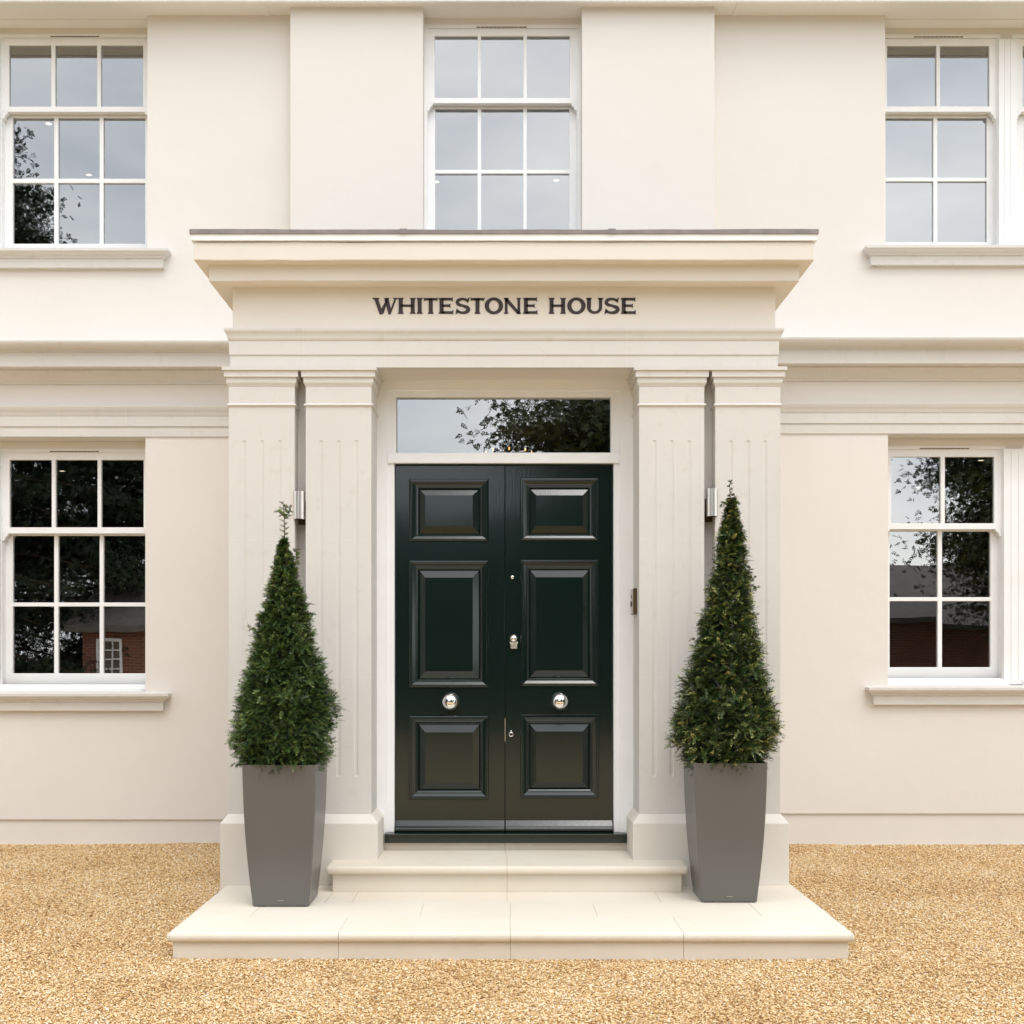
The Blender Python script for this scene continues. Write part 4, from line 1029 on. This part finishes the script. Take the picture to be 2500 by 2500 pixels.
for k in range(8):
    a = 2*math.pi*k/8; x, y = .05+.19*math.cos(a), 9.6+.19*math.sin(a)
    b_.tube([(.05, 9.6, CAMH+1.74), (x, y, CAMH+1.70), (x, y, CAMH+1.72)], [.005, .005, .005], 5)
    cb = MB(); cb.lathe([(.004, .72), (.007, .73), (.003, .745)], (x, y, CAMH+1), 'z', 8); cb.build('bulb', M['bulb'], ch)
b_.build('arms', M['steel'], ch)

# ------------------------------------------------------------------ across the drive, behind the camera: what the windows mirror
def big_tree(name, x, y, h, rad, shape, m_, label, n, seed, ls=.22):
    global rng
    rng = np.random.default_rng(seed); rd = random.Random(seed)
    t = empty(name, (x, y, 0), label, 'tree', 'trees across the drive')
    tr = MB(); tr.tube([(x, y, -.1), (x+.1, y, h*.35), (x, y+.1, h*.7), (x, y, h*.95)], [.28, .2, .11, .03], 9)
    tips = []
    for k in range(150 if shape == 'cone' else 60):
        z = h*rd.uniform(.08, .95) if shape == 'cone' else h*rd.uniform(.2, .75)
        a = rd.uniform(0, 2*math.pi)
        if shape == 'cone': rr__ = min(rad, .6*(h-z)+.15)*rd.uniform(.75, 1.1); e_ = Vector((x+math.cos(a)*rr__, y+math.sin(a)*rr__, z-.12*rr__))
        else:
            q = rd.uniform(0, 1); rr__ = rad*math.sqrt(max(.05, 1-((z+1.2-h*.6)/(h*.42))**2))*rd.uniform(.7, 1.05); e_ = Vector((x+math.cos(a)*rr__, y+math.sin(a)*rr__, z+rd.uniform(.4, 1.8)))
        s_ = Vector((x, y, z)); mid = (s_+e_)/2+Vector((0, 0, .25)); tr.tube([s_, mid, e_], [.06, .04, .012], 5); tips.append((s_, e_))
    tr.build('trunk', M['bark'], t)
    # leaf clusters along the outer half of every limb
    P = []; 
    for i in range(n):
        s_, e_ = tips[rd.randrange(len(tips))]; q = rd.uniform(.15, 1.08)**.7; c_ = s_.lerp(e_, q); sp = (.065 if shape == 'cone' else .11)*rad
        P.append((c_.x+rd.gauss(0, sp), c_.y+rd.gauss(0, sp), c_.z+rd.gauss(0, sp*.55)))
    P = np.array(P); d = rng.normal(0, 1, (n, 3)); d[:, 2] = d[:, 2]*.5-(.35 if shape == 'cone' else 0)
    foliage_mesh('crown', P, d, rng.normal(0, 1, (n, 3))+np.array([0, 0, 1.]), np.full(n, ls)*rng.uniform(.6, 1.3, n), rng.beta(2, 3, n)*.8, m_, t, needles=3, nl=ls*.7, nw=ls*.32, stemw=.006)
big_tree('fir_tree', -15, -12.6, 17.8, 5.6, 'cone', M['fir'], 'dark conifer across the drive, mirrored in the left windows', 56000, 21, .13)
big_tree('broadleaf_tree', 4.3, -10.5, 11, 4.4, 'round', M['oak'], 'broad leafy tree across the drive, mirrored in the glass above the door', 60000, 22, .12)
big_tree('broadleaf_tree', 15.0, -9.5, 9.8, 4.6, 'round', M['oak'], 'leafy tree across the drive, mirrored in the lower right window', 70000, 23, .12)
big_tree('fir_tree', -11.4, -15, 12.2, 5.2, 'cone', M['fir'], 'shorter dense conifer behind the tall one, mirrored in the lower left window', 36000, 31, .16)
big_tree('fir_tree', -21.5, -9, 13, 5, 'cone', M['fir'], 'second dark conifer farther left across the drive', 12000, 24, .2)
# clipped hedge along the far side of the drive
hg = empty('hedge', (1.5, -10.4, 0), 'tall dark hedge across the drive, mirrored in the glossy door', 'hedge')
rng = np.random.default_rng(5); n_ = 24000
P = np.stack([rng.uniform(-5.3, 8.4, n_), -10.2+rng.uniform(-.5, .45, n_), rng.uniform(0, 1, n_)**.8], 1)
topz = np.array([4.6+.5*mnoise.noise(Vector((x*.4, 0, 0)))+.25*mnoise.noise(Vector((x*1.7, 3, 0))) for x in P[:, 0]]); P[:, 2] *= topz
foliage_mesh('foliage', P, rng.normal(0, 1, (n_, 3)), rng.normal(0, 1, (n_, 3))+np.array([0, 0, 1.]), np.full(n_, .2), rng.beta(2, 3, n_)*.8, M['fir'], hg, needles=3, nl=.13, nw=.06, stemw=.006)
c = MB()
for x in np.arange(-5, 8.3, .9): c.tube([(x, -10.4, -.1), (x+.05, -10.4, 2), (x, -10.45, 4)], [.06, .05, .02], 6)
c.build('stems', M['bark'], hg)
def brick_house(x0, x1, y0, y1, eav, ridge, label):
    t = empty('brick_house', ((x0+x1)/2, y1, 0), label, 'house')
    b_ = MB(); b_.box(x0, x1, y0, y1, -.1, eav); b_.build('wall', M['brick'], t)
    b_ = MB(); ym = (y0+y1)/2; n_ = 6
    b_.extr_x(x0-.3, x1+.3, [(y1+.35, eav-.05), (ym, ridge), (y0-.35, eav-.05), (y0-.35, eav-.2), (y1+.35, eav-.2)]); b_.build('roof', M['tile'], t)
    for wx in ([x0+.35, x0+2.6] if x0 < 0 else [x0+7.4]):
        f_ = MB(); f_.grid_wall(wx, wx+.7, .95, 2.0, y1, y1+.06, [(wx+.06+i*.2, wx+.23+i*.2, 1.02+j*.235, 1.22+j*.235) for i in range(3) for j in range(4)]); fo = f_.build('window', M['white'], t)
        g_ = MB(); g_.add([(wx+.04, y1+.02, 1), (wx+.66, y1+.02, 1), (wx+.66, y1+.02, 1.96), (wx+.04, y1+.02, 1.96)], [(0, 1, 2, 3)]); g_.build('pane', M['room'], fo, fixn=False)
brick_house(7.5, 19, -22, -14.5, 2.6, 4.5, 'low red brick house across the drive, mirrored in the lower right window')
brick_house(-10.4, -5.9, -13.4, -10.2, 2.35, 3.4, 'low red brick house across the drive, mirrored in the lower left window')
